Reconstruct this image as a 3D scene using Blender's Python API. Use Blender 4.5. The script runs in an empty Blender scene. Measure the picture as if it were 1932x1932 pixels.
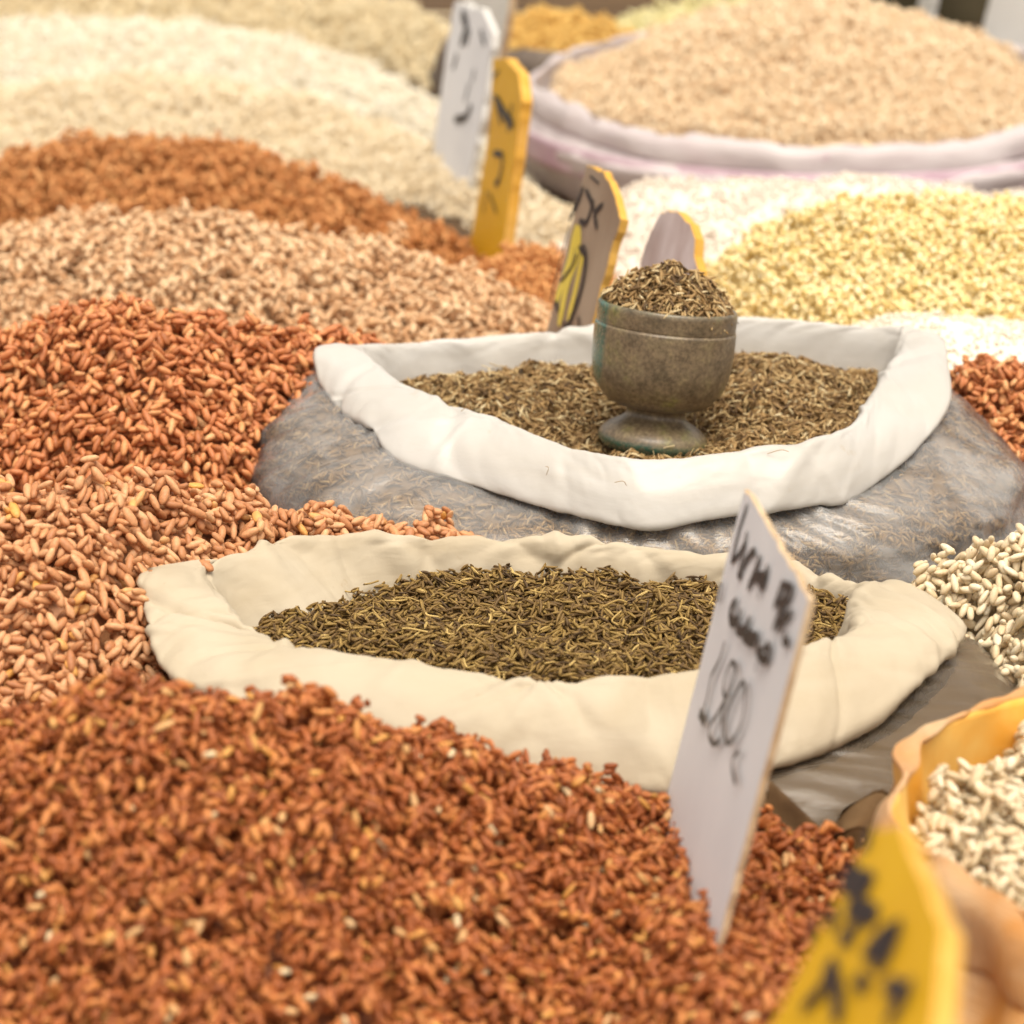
import bpy, math, random
import numpy as np
from mathutils import Vector

R = math.radians
SC = bpy.context.scene
COL = SC.collection
random.seed(7)
RNG = np.random.default_rng(11)

# ------------------------------------------------------------------ camera
CAM_Z, PITCH, TANH = 0.55, R(17.0), 0.1781
cam_d = bpy.data.cameras.new('camera')
cam = bpy.data.objects.new('camera', cam_d)
COL.objects.link(cam)
cam.location = (0, 0, CAM_Z)
cam.rotation_euler = (R(90) - PITCH, 0, 0)
cam_d.sensor_width = 36
cam_d.lens = 18 / TANH
cam_d.clip_start, cam_d.clip_end = 0.02, 60
cam_d.dof.use_dof = True
cam_d.dof.focus_distance = 1.15
cam_d.dof.aperture_fstop = 12.2
cam_d.dof.aperture_blades = 8
SC.camera = cam

# ------------------------------------------------------------------ light
SUN_EL, SUN_AZ = R(71), R(160)          # azimuth from +Y (away from the camera), positive to the right
w = bpy.data.worlds.new('World')
SC.world = w
w.use_nodes = True
nt = w.node_tree
bg = nt.nodes['Background']
sky = nt.nodes.new('ShaderNodeTexSky')
sky.sky_type = 'NISHITA'
sky.sun_disc = False
sky.sun_elevation = SUN_EL
sky.sun_rotation = SUN_AZ
sky.dust_density = 4.0
hs = nt.nodes.new('ShaderNodeHueSaturation')
hs.inputs['Saturation'].default_value = 0.0     # an even, white overcast
nt.links.new(sky.outputs['Color'], hs.inputs['Color'])
wm = nt.nodes.new('ShaderNodeMix')
wm.data_type, wm.blend_type = 'RGBA', 'MULTIPLY'
wm.inputs[0].default_value = 1
wm.inputs[7].default_value = (1.0, .96, .92, 1)
nt.links.new(hs.outputs['Color'], wm.inputs[6])
nt.links.new(wm.outputs[2], bg.inputs['Color'])
bg.inputs['Strength'].default_value = 0.12
sun_d = bpy.data.lights.new('sun', 'SUN')
sun_d.energy = 1.5
sun_d.angle = R(40)
sun_d.color = (1.0, 0.90, 0.73)
sun = bpy.data.objects.new('sun', sun_d)
COL.objects.link(sun)
sdir = Vector((math.sin(SUN_AZ) * math.cos(SUN_EL), math.cos(SUN_AZ) * math.cos(SUN_EL), math.sin(SUN_EL)))
sun.rotation_euler = sdir.to_track_quat('Z', 'Y').to_euler()
sun.location = sdir * 5
SC.view_settings.view_transform = 'Standard'
SC.view_settings.look = 'None'
SC.view_settings.gamma = 1
SC.view_settings.exposure = 0.8
SC.render.engine = 'CYCLES'
SC.cycles.use_denoising = True
SC.cycles.max_bounces = 8
SC.cycles.transparent_max_bounces = 12

# ------------------------------------------------------------------ helpers
FPX = 966 / TANH
CP, SP = math.cos(PITCH), math.sin(PITCH)


def P(u, v, Y):
    """the point at forward distance Y on the sight line through (u, v)"""
    a, b = (u - 966) / FPX, (v - 966) / FPX
    d = np.array([a, CP - b * SP, -SP - b * CP])
    return d / d[1] * Y + np.array([0, 0, CAM_Z])


def proj(p):
    q = p - np.array([0, 0, CAM_Z])
    ax = q[..., 1] * CP - q[..., 2] * SP
    dn = -q[..., 1] * SP - q[..., 2] * CP
    return 966 + q[..., 0] / ax * FPX, 966 + dn / ax * FPX


def ray_plane(u, v, o, n):
    a, b = (u - 966) / FPX, (v - 966) / FPX
    d = np.array([a, CP - b * SP, -SP - b * CP])
    c = np.array([0, 0, CAM_Z])
    return c + d * (np.dot(o - c, n) / np.dot(d, n))


class Waves:
    """smooth 3-D noise as a sum of random sines"""
    def __init__(self, scale, n=14, seed=0):
        r = np.random.default_rng(seed)
        k = r.normal(size=(n, 3))
        k /= np.linalg.norm(k, axis=1)[:, None]
        self.k = k * (2 * math.pi / scale) * r.uniform(.6, 1.6, n)[:, None]
        self.p = r.uniform(0, 6.28, n)
        self.n = n

    def __call__(self, p):
        return np.sin(p @ self.k.T + self.p).sum(-1) / math.sqrt(self.n / 2) * .7


def tag(o, label=None, cat=None, group=None, kind=None):
    if label: o['label'] = label
    if cat: o['category'] = cat
    if group: o['group'] = group
    if kind: o['kind'] = kind
    return o


def empty(name, loc, label, cat, group=None):
    o = bpy.data.objects.new(name, None)
    o.empty_display_size = .03
    o.location = loc
    COL.objects.link(o)
    return tag(o, label, cat, group)


def raw_mesh(name, V, faces4, faces3, mats, parent=None, attrs=None, mat_idx=None, flat=False):
    me = bpy.data.meshes.new(name)
    V = np.asarray(V, np.float32)
    f4 = np.asarray(faces4, np.int32).reshape(-1, 4) if faces4 is not None and len(faces4) else np.zeros((0, 4), np.int32)
    f3 = np.asarray(faces3, np.int32).reshape(-1, 3) if faces3 is not None and len(faces3) else np.zeros((0, 3), np.int32)
    me.vertices.add(len(V))
    if parent is not None:
        V = V - np.array(parent.location, np.float32)
    me.vertices.foreach_set('co', V.ravel())
    nl = f4.size + f3.size
    me.loops.add(nl)
    me.loops.foreach_set('vertex_index', np.concatenate([f4.ravel(), f3.ravel()]))
    me.polygons.add(len(f4) + len(f3))
    st = np.concatenate([np.arange(len(f4)) * 4, f4.size + np.arange(len(f3)) * 3]).astype(np.int32)
    me.polygons.foreach_set('loop_start', st)
    for k, a in (attrs or {}).items():
        me.attributes.new(k, 'FLOAT', 'POINT').data.foreach_set('value', np.asarray(a, np.float32))
    for m in (mats if isinstance(mats, (list, tuple)) else [mats]):
        me.materials.append(m)
    if mat_idx is not None:
        me.polygons.foreach_set('material_index', np.asarray(mat_idx, np.int32))
    me.update(calc_edges=True)
    if flat:
        me.polygons.foreach_set('use_smooth', np.zeros(len(me.polygons), bool))
    me.validate()
    o = bpy.data.objects.new(name, me)
    COL.objects.link(o)
    if parent is not None:
        o.parent = parent
    return o


def grid_faces(nr, nc, wrap):
    r = np.arange(nr - 1)[:, None]
    c = np.arange(nc if wrap else nc - 1)[None, :]
    c2 = (c + 1) % nc
    return np.stack([r * nc + c, r * nc + c2, (r + 1) * nc + c2, (r + 1) * nc + c], -1).reshape(-1, 4)


def cr_closed(P_, n):
    """periodic Catmull-Rom through the rows of P_ (k, ...) at n even steps in parameter"""
    P_ = np.asarray(P_, float)
    k = len(P_)
    t = np.arange(n) / n * k
    i = np.floor(t).astype(int)
    f = (t - i).reshape((-1,) + (1,) * (P_.ndim - 1))
    a, b, c, d = P_[(i - 1) % k], P_[i % k], P_[(i + 1) % k], P_[(i + 2) % k]
    return .5 * (2 * b + (c - a) * f + (2 * a - 5 * b + 4 * c - d) * f ** 2 + (3 * b - a - 3 * c + d) * f ** 3)


def cr_open(P_, n):
    P_ = np.asarray(P_, float)
    k = len(P_)
    Q = np.concatenate([[2 * P_[0] - P_[1]], P_, [2 * P_[-1] - P_[-2]]])
    t = np.linspace(0, k - 1 - 1e-9, n)
    i = np.floor(t).astype(int)
    f = (t - i).reshape((-1,) + (1,) * (P_.ndim - 1))
    a, b, c, d = Q[i], Q[i + 1], Q[i + 2], Q[i + 3]
    return .5 * (2 * b + (c - a) * f + (2 * a - 5 * b + 4 * c - d) * f ** 2 + (3 * b - a - 3 * c + d) * f ** 3)


# ------------------------------------------------------------------ materials
def new_mat(name):
    m = bpy.data.materials.new(name)
    m.use_nodes = True
    t = m.node_tree
    return m, t, t.nodes['Principled BSDF']


def N(t, typ, **kw):
    n = t.nodes.new(typ)
    for k, v in kw.items():
        if k in n.inputs.keys():
            n.inputs[k].default_value = v
        else:
            setattr(n, k, v)
    return n


def ramp(t, stops, interp='LINEAR'):
    r = t.nodes.new('ShaderNodeValToRGB')
    r.color_ramp.interpolation = interp
    e = r.color_ramp.elements
    while len(e) < len(stops):
        e.new(.5)
    for q, (pos, c) in zip(e, stops):
        q.position = pos
        q.color = (c[0], c[1], c[2], 1) if len(c) == 3 else c
    return r


def coords(t, scale=(1, 1, 1)):
    g = N(t, 'ShaderNodeNewGeometry')
    mp = N(t, 'ShaderNodeMapping')
    mp.inputs['Scale'].default_value = scale
    t.links.new(g.outputs['Position'], mp.inputs['Vector'])
    return mp.outputs['Vector']


def mixc(t, a, b, fac, mode='MIX'):
    m = t.nodes.new('ShaderNodeMix')
    m.data_type = 'RGBA'
    m.blend_type = mode
    for sock, val in ((m.inputs[6], a), (m.inputs[7], b), (m.inputs[0], fac)):
        if hasattr(val, 'is_output'):
            t.links.new(val, sock)
        else:
            sock.default_value = val if not isinstance(val, tuple) else (val + (1,))[:4]
    return m.outputs[2]


def grain_mat(name, stops, rough=.5, spec=.35, sss=0.0, streak=.25, streak_scale=900, bump=.0):
    m, t, b = new_mat(name)
    a = N(t, 'ShaderNodeAttribute', attribute_name='rnd')
    r = ramp(t, stops)
    t.links.new(a.outputs['Fac'], r.inputs['Fac'])
    tn = N(t, 'ShaderNodeAttribute', attribute_name='tone')
    nz = N(t, 'ShaderNodeTexNoise', Scale=streak_scale, Detail=2.0)
    t.links.new(coords(t), nz.inputs['Vector'])
    nr = ramp(t, [(.3, (1 - streak,) * 3), (.7, (1 + streak * .3,) * 3)])
    t.links.new(nz.outputs['Fac'], nr.inputs['Fac'])
    c = mixc(t, r.outputs['Color'], nr.outputs['Color'], 1.0, 'MULTIPLY')
    c = mixc(t, c, tn.outputs['Color'], 1.0, 'MULTIPLY')
    t.links.new(c, b.inputs['Base Color'])
    b.inputs['Roughness'].default_value = rough
    b.inputs['Specular IOR Level'].default_value = spec
    if sss:
        b.inputs['Subsurface Weight'].default_value = sss
        b.inputs['Subsurface Radius'].default_value = (1, .7, .45)
        b.inputs['Subsurface Scale'].default_value = .0015
    return m


def cloth_mat(name, c1, c2, c3, rough=.5, spec=.4, trans=.25, bump=.25, stretch=(18, 18, 60)):
    """thin folded plastic or cotton sheeting: creased, faintly stained, lets some light through"""
    m, t, b = new_mat(name)
    n1 = N(t, 'ShaderNodeTexNoise', Scale=1.0, Detail=5.0, Distortion=.8)
    t.links.new(coords(t, stretch), n1.inputs['Vector'])
    r1 = ramp(t, [(.32, c2), (.62, c1)])
    t.links.new(n1.outputs['Fac'], r1.inputs['Fac'])
    n2 = N(t, 'ShaderNodeTexNoise', Scale=55.0, Detail=6.0, Roughness=.65)
    t.links.new(coords(t), n2.inputs['Vector'])
    r2 = ramp(t, [(.66, (0, 0, 0)), (.80, (1, 1, 1))])
    t.links.new(n2.outputs['Fac'], r2.inputs['Fac'])
    c = mixc(t, r1.outputs['Color'], c3, r2.outputs['Color'])
    t.links.new(c, b.inputs['Base Color'])
    b.inputs['Roughness'].default_value = rough
    b.inputs['Specular IOR Level'].default_value = spec
    w1 = N(t, 'ShaderNodeTexNoise', Scale=1.0, Detail=3.0, Distortion=.4)
    t.links.new(coords(t, (45, 45, 130)), w1.inputs['Vector'])
    w2 = N(t, 'ShaderNodeTexNoise', Scale=420.0, Detail=3.0)
    t.links.new(coords(t), w2.inputs['Vector'])
    ad = N(t, 'ShaderNodeMath', operation='MULTIPLY_ADD')
    t.links.new(w2.outputs['Fac'], ad.inputs[0])
    ad.inputs[1].default_value = .12
    t.links.new(w1.outputs['Fac'], ad.inputs[2])
    bp = N(t, 'ShaderNodeBump', Strength=bump, Distance=.006)
    t.links.new(ad.outputs[0], bp.inputs['Height'])
    t.links.new(bp.outputs['Normal'], b.inputs['Normal'])
    if trans:
        tr = N(t, 'ShaderNodeBsdfTranslucent')
        t.links.new(c, tr.inputs['Color'])
        mx = N(t, 'ShaderNodeMixShader')
        mx.inputs[0].default_value = trans
        t.links.new(b.outputs[0], mx.inputs[1])
        t.links.new(tr.outputs[0], mx.inputs[2])
        t.links.new(mx.outputs[0], t.nodes['Material Output'].inputs['Surface'])
    return m


def film_mat(name, milky=(.58, .565, .545), base=.12, top=.44, streak=.8, gloss=.15):
    """clear plastic film: milky where it creases, glossy streaks, the seeds show through"""
    m, t, b = new_mat(name)
    t.nodes.remove(b)

    def noise(scale, rot, det, dist):
        mp = N(t, 'ShaderNodeMapping')
        mp.inputs['Rotation'].default_value = rot
        mp.inputs['Scale'].default_value = scale
        t.links.new(coords(t), mp.inputs['Vector'])
        n = N(t, 'ShaderNodeTexNoise', Scale=1.0, Detail=det, Roughness=.6, Distortion=dist)
        t.links.new(mp.outputs['Vector'], n.inputs['Vector'])
        return n.outputs['Fac']
    n1 = noise((24, 24, 50), (0, R(38), R(20)), 5.0, .8)
    n2 = noise((22, 190, 330), (R(20), R(-48), 0), 3.0, .5)
    r1 = ramp(t, [(.38, (base,) * 3), (.68, (top,) * 3)])
    t.links.new(n1, r1.inputs['Fac'])
    r2 = ramp(t, [(.54, (0, 0, 0)), (.68, (streak,) * 3)])
    t.links.new(n2, r2.inputs['Fac'])
    mxf = N(t, 'ShaderNodeMath', operation='MAXIMUM')
    r3 = mixc(t, (0.0, 0.0, 0.0), r2.outputs['Color'], r1.outputs['Color'])
    t.links.new(r1.outputs['Color'], mxf.inputs[0])
    t.links.new(r3, mxf.inputs[1])
    hh = N(t, 'ShaderNodeMath', operation='MULTIPLY_ADD')
    t.links.new(n2, hh.inputs[0])
    hh.inputs[1].default_value = .6
    t.links.new(n1, hh.inputs[2])
    bp = N(t, 'ShaderNodeBump', Strength=.22, Distance=.004)
    t.links.new(hh.outputs[0], bp.inputs['Height'])
    df = N(t, 'ShaderNodeBsdfDiffuse', Color=milky + (1,))
    tp = N(t, 'ShaderNodeBsdfTransparent')
    gl = N(t, 'ShaderNodeBsdfGlossy', Roughness=gloss)
    for q in (df, gl):
        t.links.new(bp.outputs['Normal'], q.inputs['Normal'])
    m1 = N(t, 'ShaderNodeMixShader')
    t.links.new(mxf.outputs[0], m1.inputs[0])
    t.links.new(tp.outputs[0], m1.inputs[1])
    t.links.new(df.outputs[0], m1.inputs[2])
    fr = N(t, 'ShaderNodeFresnel', IOR=1.45)
    t.links.new(bp.outputs['Normal'], fr.inputs['Normal'])
    m2 = N(t, 'ShaderNodeMixShader')
    t.links.new(fr.outputs[0], m2.inputs[0])
    t.links.new(m1.outputs[0], m2.inputs[1])
    t.links.new(gl.outputs[0], m2.inputs[2])
    t.links.new(m2.outputs[0], t.nodes['Material Output'].inputs['Surface'])
    return m


def plain_mat(name, c1, c2, scale=30, rough=.6, spec=.3, bump=.1, stretch=(1, 1, 1), det=5.0, lo=.35, hi=.65):
    m, t, b = new_mat(name)
    n = N(t, 'ShaderNodeTexNoise', Scale=scale, Detail=det, Roughness=.6)
    t.links.new(coords(t, stretch), n.inputs['Vector'])
    r = ramp(t, [(lo, c1), (hi, c2)])
    t.links.new(n.outputs['Fac'], r.inputs['Fac'])
    t.links.new(r.outputs['Color'], b.inputs['Base Color'])
    b.inputs['Roughness'].default_value = rough
    b.inputs['Specular IOR Level'].default_value = spec
    bp = N(t, 'ShaderNodeBump', Strength=bump, Distance=.002)
    t.links.new(n.outputs['Fac'], bp.inputs['Height'])
    t.links.new(bp.outputs['Normal'], b.inputs['Normal'])
    return m


# ------------------------------------------------------------------ grains
def grain_template(kind):
    """unit grain: x along the length in [-1, 1], y and z in [-1, 1] across; returns verts, quads, tris, tone, roundness(t)"""
    if kind == 'rice':
        ts, ns, ex = [-.92, -.66, -.24, .24, .66, .92], 8, 2.7
    elif kind == 'far':
        ts, ns, ex = [-.82, -.3, .3, .82], 6, 2.3
    elif kind == 'grit':
        ts, ns, ex = [-.72, 0, .72], 6, 2.6
    else:                                                   # seed
        ts, ns, ex = [-.93, -.62, -.2, .2, .62, .93], 8, 1.9
    V, tone = [(-1, 0, 0)], [.72]
    for t in ts:
        r = (1 - abs(t) ** ex) ** .62
        for k in range(ns):
            a = 2 * math.pi * k / ns
            f = 1.0
            tn = 1.0 if abs(t) < .8 else .84
            if kind == 'seed':
                f = 1.12 if k % 2 == 0 else .86
                tn = 1.25 if k % 2 == 0 else .62
            V.append((t, r * f * math.cos(a), r * f * math.sin(a)))
            tone.append(tn)
    V.append((1, 0, 0))
    tone.append(.72)
    q, tr = [], []
    for i in range(len(ts) - 1):
        for k in range(ns):
            k2 = (k + 1) % ns
            q.append((1 + i * ns + k, 1 + i * ns + k2, 1 + (i + 1) * ns + k2, 1 + (i + 1) * ns + k))
    last = 1 + (len(ts) - 1) * ns
    for k in range(ns):
        k2 = (k + 1) % ns
        tr.append((0, 1 + k2, 1 + k))
        tr.append((last + k, last + k2, len(V) - 1))
    return np.array(V), np.array(q), np.array(tr), np.array(tone)


TPL = {k: grain_template(k) for k in ('rice', 'far', 'grit', 'seed')}


def place_grains(kind, C, X, Yv, Z, L, W, T, bend, rnd):
    """C centres, X/Yv/Z axes (n,3), L half length, W and T half widths, bend in units of W -> arrays for raw_mesh"""
    V, q, tr, tone = TPL[kind]
    n, m = len(C), len(V)
    y = V[None, :, 1] * W[:, None] + (V[None, :, 0] ** 2 - .35) * (bend * L)[:, None]
    x = V[None, :, 0] * L[:, None]
    z = V[None, :, 2] * T[:, None]
    pts = C[:, None] + x[..., None] * X[:, None] + y[..., None] * Yv[:, None] + z[..., None] * Z[:, None]
    off = (np.arange(n) * m)[:, None, None]
    return pts.reshape(-1, 3), (q[None] + off).reshape(-1, 4), (tr[None] + off).reshape(-1, 3), \
        np.repeat(rnd, m), np.tile(tone, n)


def settle(Hf, mask_f, x0, x1, y0, y1, res, n_per_m2, L, W, T, jitter, rng, sink=.3, batches=26, flip=0.0):
    """drop grains one small batch after another on a height map so that they come to rest on each other"""
    nx, ny = int((x1 - x0) / res) + 1, int((y1 - y0) / res) + 1
    gx, gy = np.meshgrid(x0 + np.arange(nx) * res, y0 + np.arange(ny) * res)
    H = Hf(gx, gy)
    H0 = H.copy()
    mk = mask_f(gx, gy)
    N_ = int((x1 - x0) * (y1 - y0) * n_per_m2)
    out = []
    K = np.linspace(-.92, .92, 9)
    A = np.array([-.6, 0, .6])
    Kf = np.linspace(-.95, .95, 15)
    Af = np.linspace(-.9, .9, 5)
    for b in range(batches):
        n = N_ // batches
        cx, cy = rng.uniform(x0, x1, n), rng.uniform(y0, y1, n)
        ok = mask_f(cx, cy)
        cx, cy = cx[ok], cy[ok]
        n = len(cx)
        if not n:
            continue
        th = rng.uniform(0, math.pi * 2, n)
        l = L * rng.normal(1, jitter, n).clip(.6, 1.45)
        w_ = W * rng.normal(1, .14, n).clip(.7, 1.3)
        tt = T * rng.normal(1, .10, n).clip(.7, 1.3)
        dx, dy = np.cos(th), np.sin(th)
        cosp = np.ones(n)
        for it in range(2):
            sx = cx[:, None, None] + dx[:, None, None] * (K[None, :, None] * (l * cosp)[:, None, None]) - dy[:, None, None] * A[None, None] * w_[:, None, None]
            sy = cy[:, None, None] + dy[:, None, None] * (K[None, :, None] * (l * cosp)[:, None, None]) + dx[:, None, None] * A[None, None] * w_[:, None, None]
            ix = ((sx - x0) / res + .5).astype(int).clip(0, nx - 1)
            iy = ((sy - y0) / res + .5).astype(int).clip(0, ny - 1)
            h = H[iy, ix].max(-1)
            tx = K[None] * (l * cosp)[:, None]
            sl = ((h - h.mean(1, keepdims=True)) * tx).sum(1) / (tx ** 2).sum(1)
            sl = sl.clip(-1.1, 1.1)
            cosp = 1 / np.sqrt(1 + sl ** 2)
        sl = (sl + rng.normal(0, flip, n)).clip(-1.3, 1.3)
        prof = np.sqrt(1 - K ** 2)[None] * tt[:, None]
        zz = h + .85 * prof - tx * sl[:, None]
        zc = .42 * zz.max(1) + .58 * zz.mean(1) - (sink - .15) * tt
        # write the landed grain back
        fx = cx[:, None, None] + dx[:, None, None] * (Kf[None, :, None] * (l * cosp)[:, None, None]) - dy[:, None, None] * Af[None, None] * w_[:, None, None]
        fy = cy[:, None, None] + dy[:, None, None] * (Kf[None, :, None] * (l * cosp)[:, None, None]) + dx[:, None, None] * Af[None, None] * w_[:, None, None]
        top = zc[:, None, None] + (Kf[None, :, None] * (l * cosp * sl)[:, None, None]) + tt[:, None, None] * np.sqrt(((1 - Kf[None, :, None] ** 2) * (1 - Af[None, None] ** 2)))
        ix = ((fx - x0) / res + .5).astype(int).clip(0, nx - 1)
        iy = ((fy - y0) / res + .5).astype(int).clip(0, ny - 1)
        np.maximum.at(H, (iy.ravel(), ix.ravel()), np.broadcast_to(top, ix.shape).ravel())
        X = np.stack([dx * cosp, dy * cosp, sl * cosp], 1)
        up = np.stack([np.zeros(n), np.zeros(n), np.ones(n)], 1)
        Yv = np.cross(up, X)
        Yv /= np.linalg.norm(Yv, axis=1)[:, None]
        Z = np.cross(X, Yv)
        ro = rng.normal(0, .35, n)
        Y2 = Yv * np.cos(ro)[:, None] + Z * np.sin(ro)[:, None]
        Z2 = -Yv * np.sin(ro)[:, None] + Z * np.cos(ro)[:, None]
        out.append((np.stack([cx, cy, zc], 1), X, Y2, Z2, l, w_, tt))
    rise = float((H - H0)[mk].mean())
    return [np.concatenate(a) for a in zip(*out)], rise


TABLE = 0.12


def smooth1(a, k):
    if k < 2:
        return a
    p = np.pad(a, k, mode='edge')
    ker = np.hanning(2 * k + 1)
    return np.convolve(p, ker / ker.sum(), 'valid')


class Ridge:
    """a poured heap: a crest line with a slope falling away to the front and the back"""
    def __init__(self, pts, back=34, c=.022, bump=.0025, seed=0, cut=.26, wav=.05):
        pts = sorted(pts)
        if pts[0][0] < -200:
            q = pts[0]
            pts = [(q[0] - 450, q[1] + 70, q[2], q[3])] + pts
        if pts[-1][0] > 2100:
            q = pts[-1]
            pts = pts + [(q[0] + 400, q[1] + 60, q[2], q[3])]
        W = [P(*p[:3]) for p in pts]
        xs = np.array([q[0] for q in W])
        o = np.argsort(xs)
        self.x = np.linspace(xs.min(), xs.max(), 400)
        g = lambda a: smooth1(np.interp(self.x, xs[o], np.array(a)[o]), 18)
        self.yr, self.zr = g([q[1] for q in W]), g([q[2] for q in W])
        self.sl = g([math.tan(R(p[3])) for p in pts])
        self.back, self.c, self.cut = math.tan(R(back)), c, cut
        self.n1, self.n2, self.b = Waves(wav, seed=seed), Waves(wav * .35, seed=seed + 50), bump

    def __call__(self, x, y):
        yr, zr, sl = np.interp(x, self.x, self.yr), np.interp(x, self.x, self.zr), np.interp(x, self.x, self.sl)
        out = np.maximum(self.x[0] - x, 0) + np.maximum(x - self.x[-1], 0)
        d = yr - y
        s = np.where(d > 0, sl, self.back)
        ad = np.abs(d)
        f = s * (np.sqrt(d * d + self.c ** 2) - self.c) + np.maximum(ad - self.cut, 0) * 1.6
        p = np.stack([x, y, np.zeros_like(x)], -1)
        z = zr - f - out * .7 + self.b * self.n1(p) + .4 * self.b * self.n2(p)
        return np.maximum(z, TABLE + .001)


class Mound:
    """a round heap: peak, radius, height, in plan an ellipse"""
    def __init__(self, c, rx, ry, h, z0, c0=.25, bump=.0025, seed=0, wav=.05):
        self.c_, self.rx, self.ry, self.h, self.z0, self.c0 = c, rx, ry, h, z0, c0
        self.n1, self.b = Waves(wav, seed=seed), bump

    def __call__(self, x, y):
        r = np.sqrt(((x - self.c_[0]) / self.rx) ** 2 + ((y - self.c_[1]) / self.ry) ** 2)
        k = self.c0
        f = (np.sqrt(r * r + k * k) - k) / (math.sqrt(1 + k * k) - k)
        p = np.stack([x, y, np.zeros_like(x)], -1)
        z = self.z0 + self.h * (1 - f) + self.b * self.n1(p)
        return np.where(r > 1.03, np.maximum(z - (r - 1.03) * .5, TABLE + .001), z)


def heap(name, label, cat, Hf, box, mat, kind='rice', L=.0034, W=.00125, T=.0011, cover=2.9, res=.0007,
         ymin=None, mask=None, jitter=.17, seed=1, bend=(0, .03), sink=.25, flip=.05, extra=None, base_dz=.001, base_box=None,
         margin=460, rnd_base=.35, tone_base=.8):
    """one heap of loose grains as a single object: the mass underneath and every grain lying on it"""
    rng = np.random.default_rng(seed)
    x0, x1, y0, y1 = box

    def msk(x, y):
        z = Hf(x, y)
        u, v = proj(np.stack([x, y, z], -1))
        ok = (np.abs(z - .165) > 1e-9) & (u > -margin) & (u < 1932 + margin) & (v > -margin) & (v < 1932 + margin) & (z > TABLE + .004)
        if mask is not None:
            ok &= mask(x, y)
        return ok
    n_m2 = cover / (4 * L * W * .8)
    g, rise = settle(Hf, msk, x0, x1, y0, y1, res, n_m2, L, W, T, jitter, rng, sink=sink, flip=flip)
    g[0][:, 2] -= rise
    base_dz = rise * 1.25 + .0012
    n = len(g[0])
    bd = rng.uniform(bend[0], bend[1], n) * rng.choice([-1, 1], n)
    parts = [place_grains(kind, *g, bd, rng.uniform(0, 1, n))]
    bx = base_box or (x0 - .02, x1 + .02, y0 - .02, y1 + .02)
    nx, ny = 110, 110
    gx, gy = np.meshgrid(np.linspace(bx[0], bx[1], nx), np.linspace(bx[2], bx[3], ny))
    gz = Hf(gx, gy) - base_dz
    if mask is None:
        e = np.ones_like(gz)
        e[0] = e[-1] = 0
        e[:, 0] = e[:, -1] = 0
        gz = np.where(e > 0, gz, TABLE + .001)
        bf = grid_faces(ny, nx, False)
    else:
        inside = mask(gx, gy)
        bf = grid_faces(ny, nx, False)
        bf = bf[inside.ravel()[bf].any(1)]
    bV = np.stack([gx, gy, gz], -1).reshape(-1, 3)
    parts.append((bV, bf, np.zeros((0, 3), int), np.full(len(bV), rnd_base), np.full(len(bV), tone_base)))
    if extra:
        parts += extra
    V, F4, F3, rn, tn, o = [], [], [], [], [], 0
    for a in parts:
        V.append(a[0]); F4.append(a[1] + o); F3.append(a[2] + o); rn.append(a[3]); tn.append(a[4])
        o += len(a[0])
    ob = raw_mesh(name, np.concatenate(V), np.concatenate(F4), np.concatenate(F3), mat,
                  attrs={'rnd': np.concatenate(rn), 'tone': np.concatenate(tn)})
    print(name, n, 'grains', o, 'verts', round(rise * 1000, 1))
    return tag(ob, label, cat, kind='stuff')


# ------------------------------------------------------------------ sacks
def loft(name, rows, nseg, nv, mat, parent, wr=None, closed_bottom=False, smooth_rows=True):
    """rows: list of closed control curves (k,3) outwards/downwards in order -> one surface; wr(p, s) adds creases"""
    Rw = np.stack([cr_closed(r, nseg) for r in rows])          # rows, nseg, 3
    G = cr_open(Rw, nv) if smooth_rows else Rw
    if wr is not None:
        du = np.roll(G, -1, 1) - np.roll(G, 1, 1)
        dv = np.gradient(G, axis=0)
        nn = np.cross(du, dv)
        nn /= np.linalg.norm(nn, axis=-1, keepdims=True) + 1e-12
        G = G + nn * wr(G)[..., None]
    nr = len(G)
    V = G.reshape(-1, 3)
    F = grid_faces(nr, nseg, True)[:, ::-1]
    F3 = []
    if closed_bottom:
        V = np.concatenate([V, [G[-1].mean(0)]])
        b = (nr - 1) * nseg
        F3 = [(b + (k + 1) % nseg, b + k, len(V) - 1) for k in range(nseg)]
    return raw_mesh(name, V, F, F3, mat, parent), G


def thick(o, t=.0012):
    md = o.modifiers.new('thickness', 'SOLIDIFY')
    md.thickness = t
    md.offset = 0


def ring(cx, cy, rx, ry, z, k=24, wob=0, seed=0, a0=math.pi):
    r = np.random.default_rng(seed)
    a = a0 + np.arange(k) / k * 2 * math.pi
    f = 1 + wob * r.normal(size=k)
    return np.stack([cx + rx * f * np.cos(a), cy + ry * f * np.sin(a), np.full(k, z) + wob * .04 * r.normal(size=k)], 1)


def stroke_strip(pts2, w, n=None):
    """ribbon outline of one pen stroke in the plane"""
    p = np.asarray(pts2, float)
    if len(p) > 2:
        p = cr_open(p, len(p) * 5)
    d = np.gradient(p, axis=0)
    d /= np.linalg.norm(d, axis=1)[:, None] + 1e-12
    p[0] -= d[0] * w * .35
    p[-1] += d[-1] * w * .35
    nrm = np.stack([-d[:, 1], d[:, 0]], 1)
    ww = np.full(len(p), w / 2)
    ww[0] *= .55
    ww[-1] *= .55
    return p + nrm * ww[:, None], p - nrm * ww[:, None]


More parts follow.
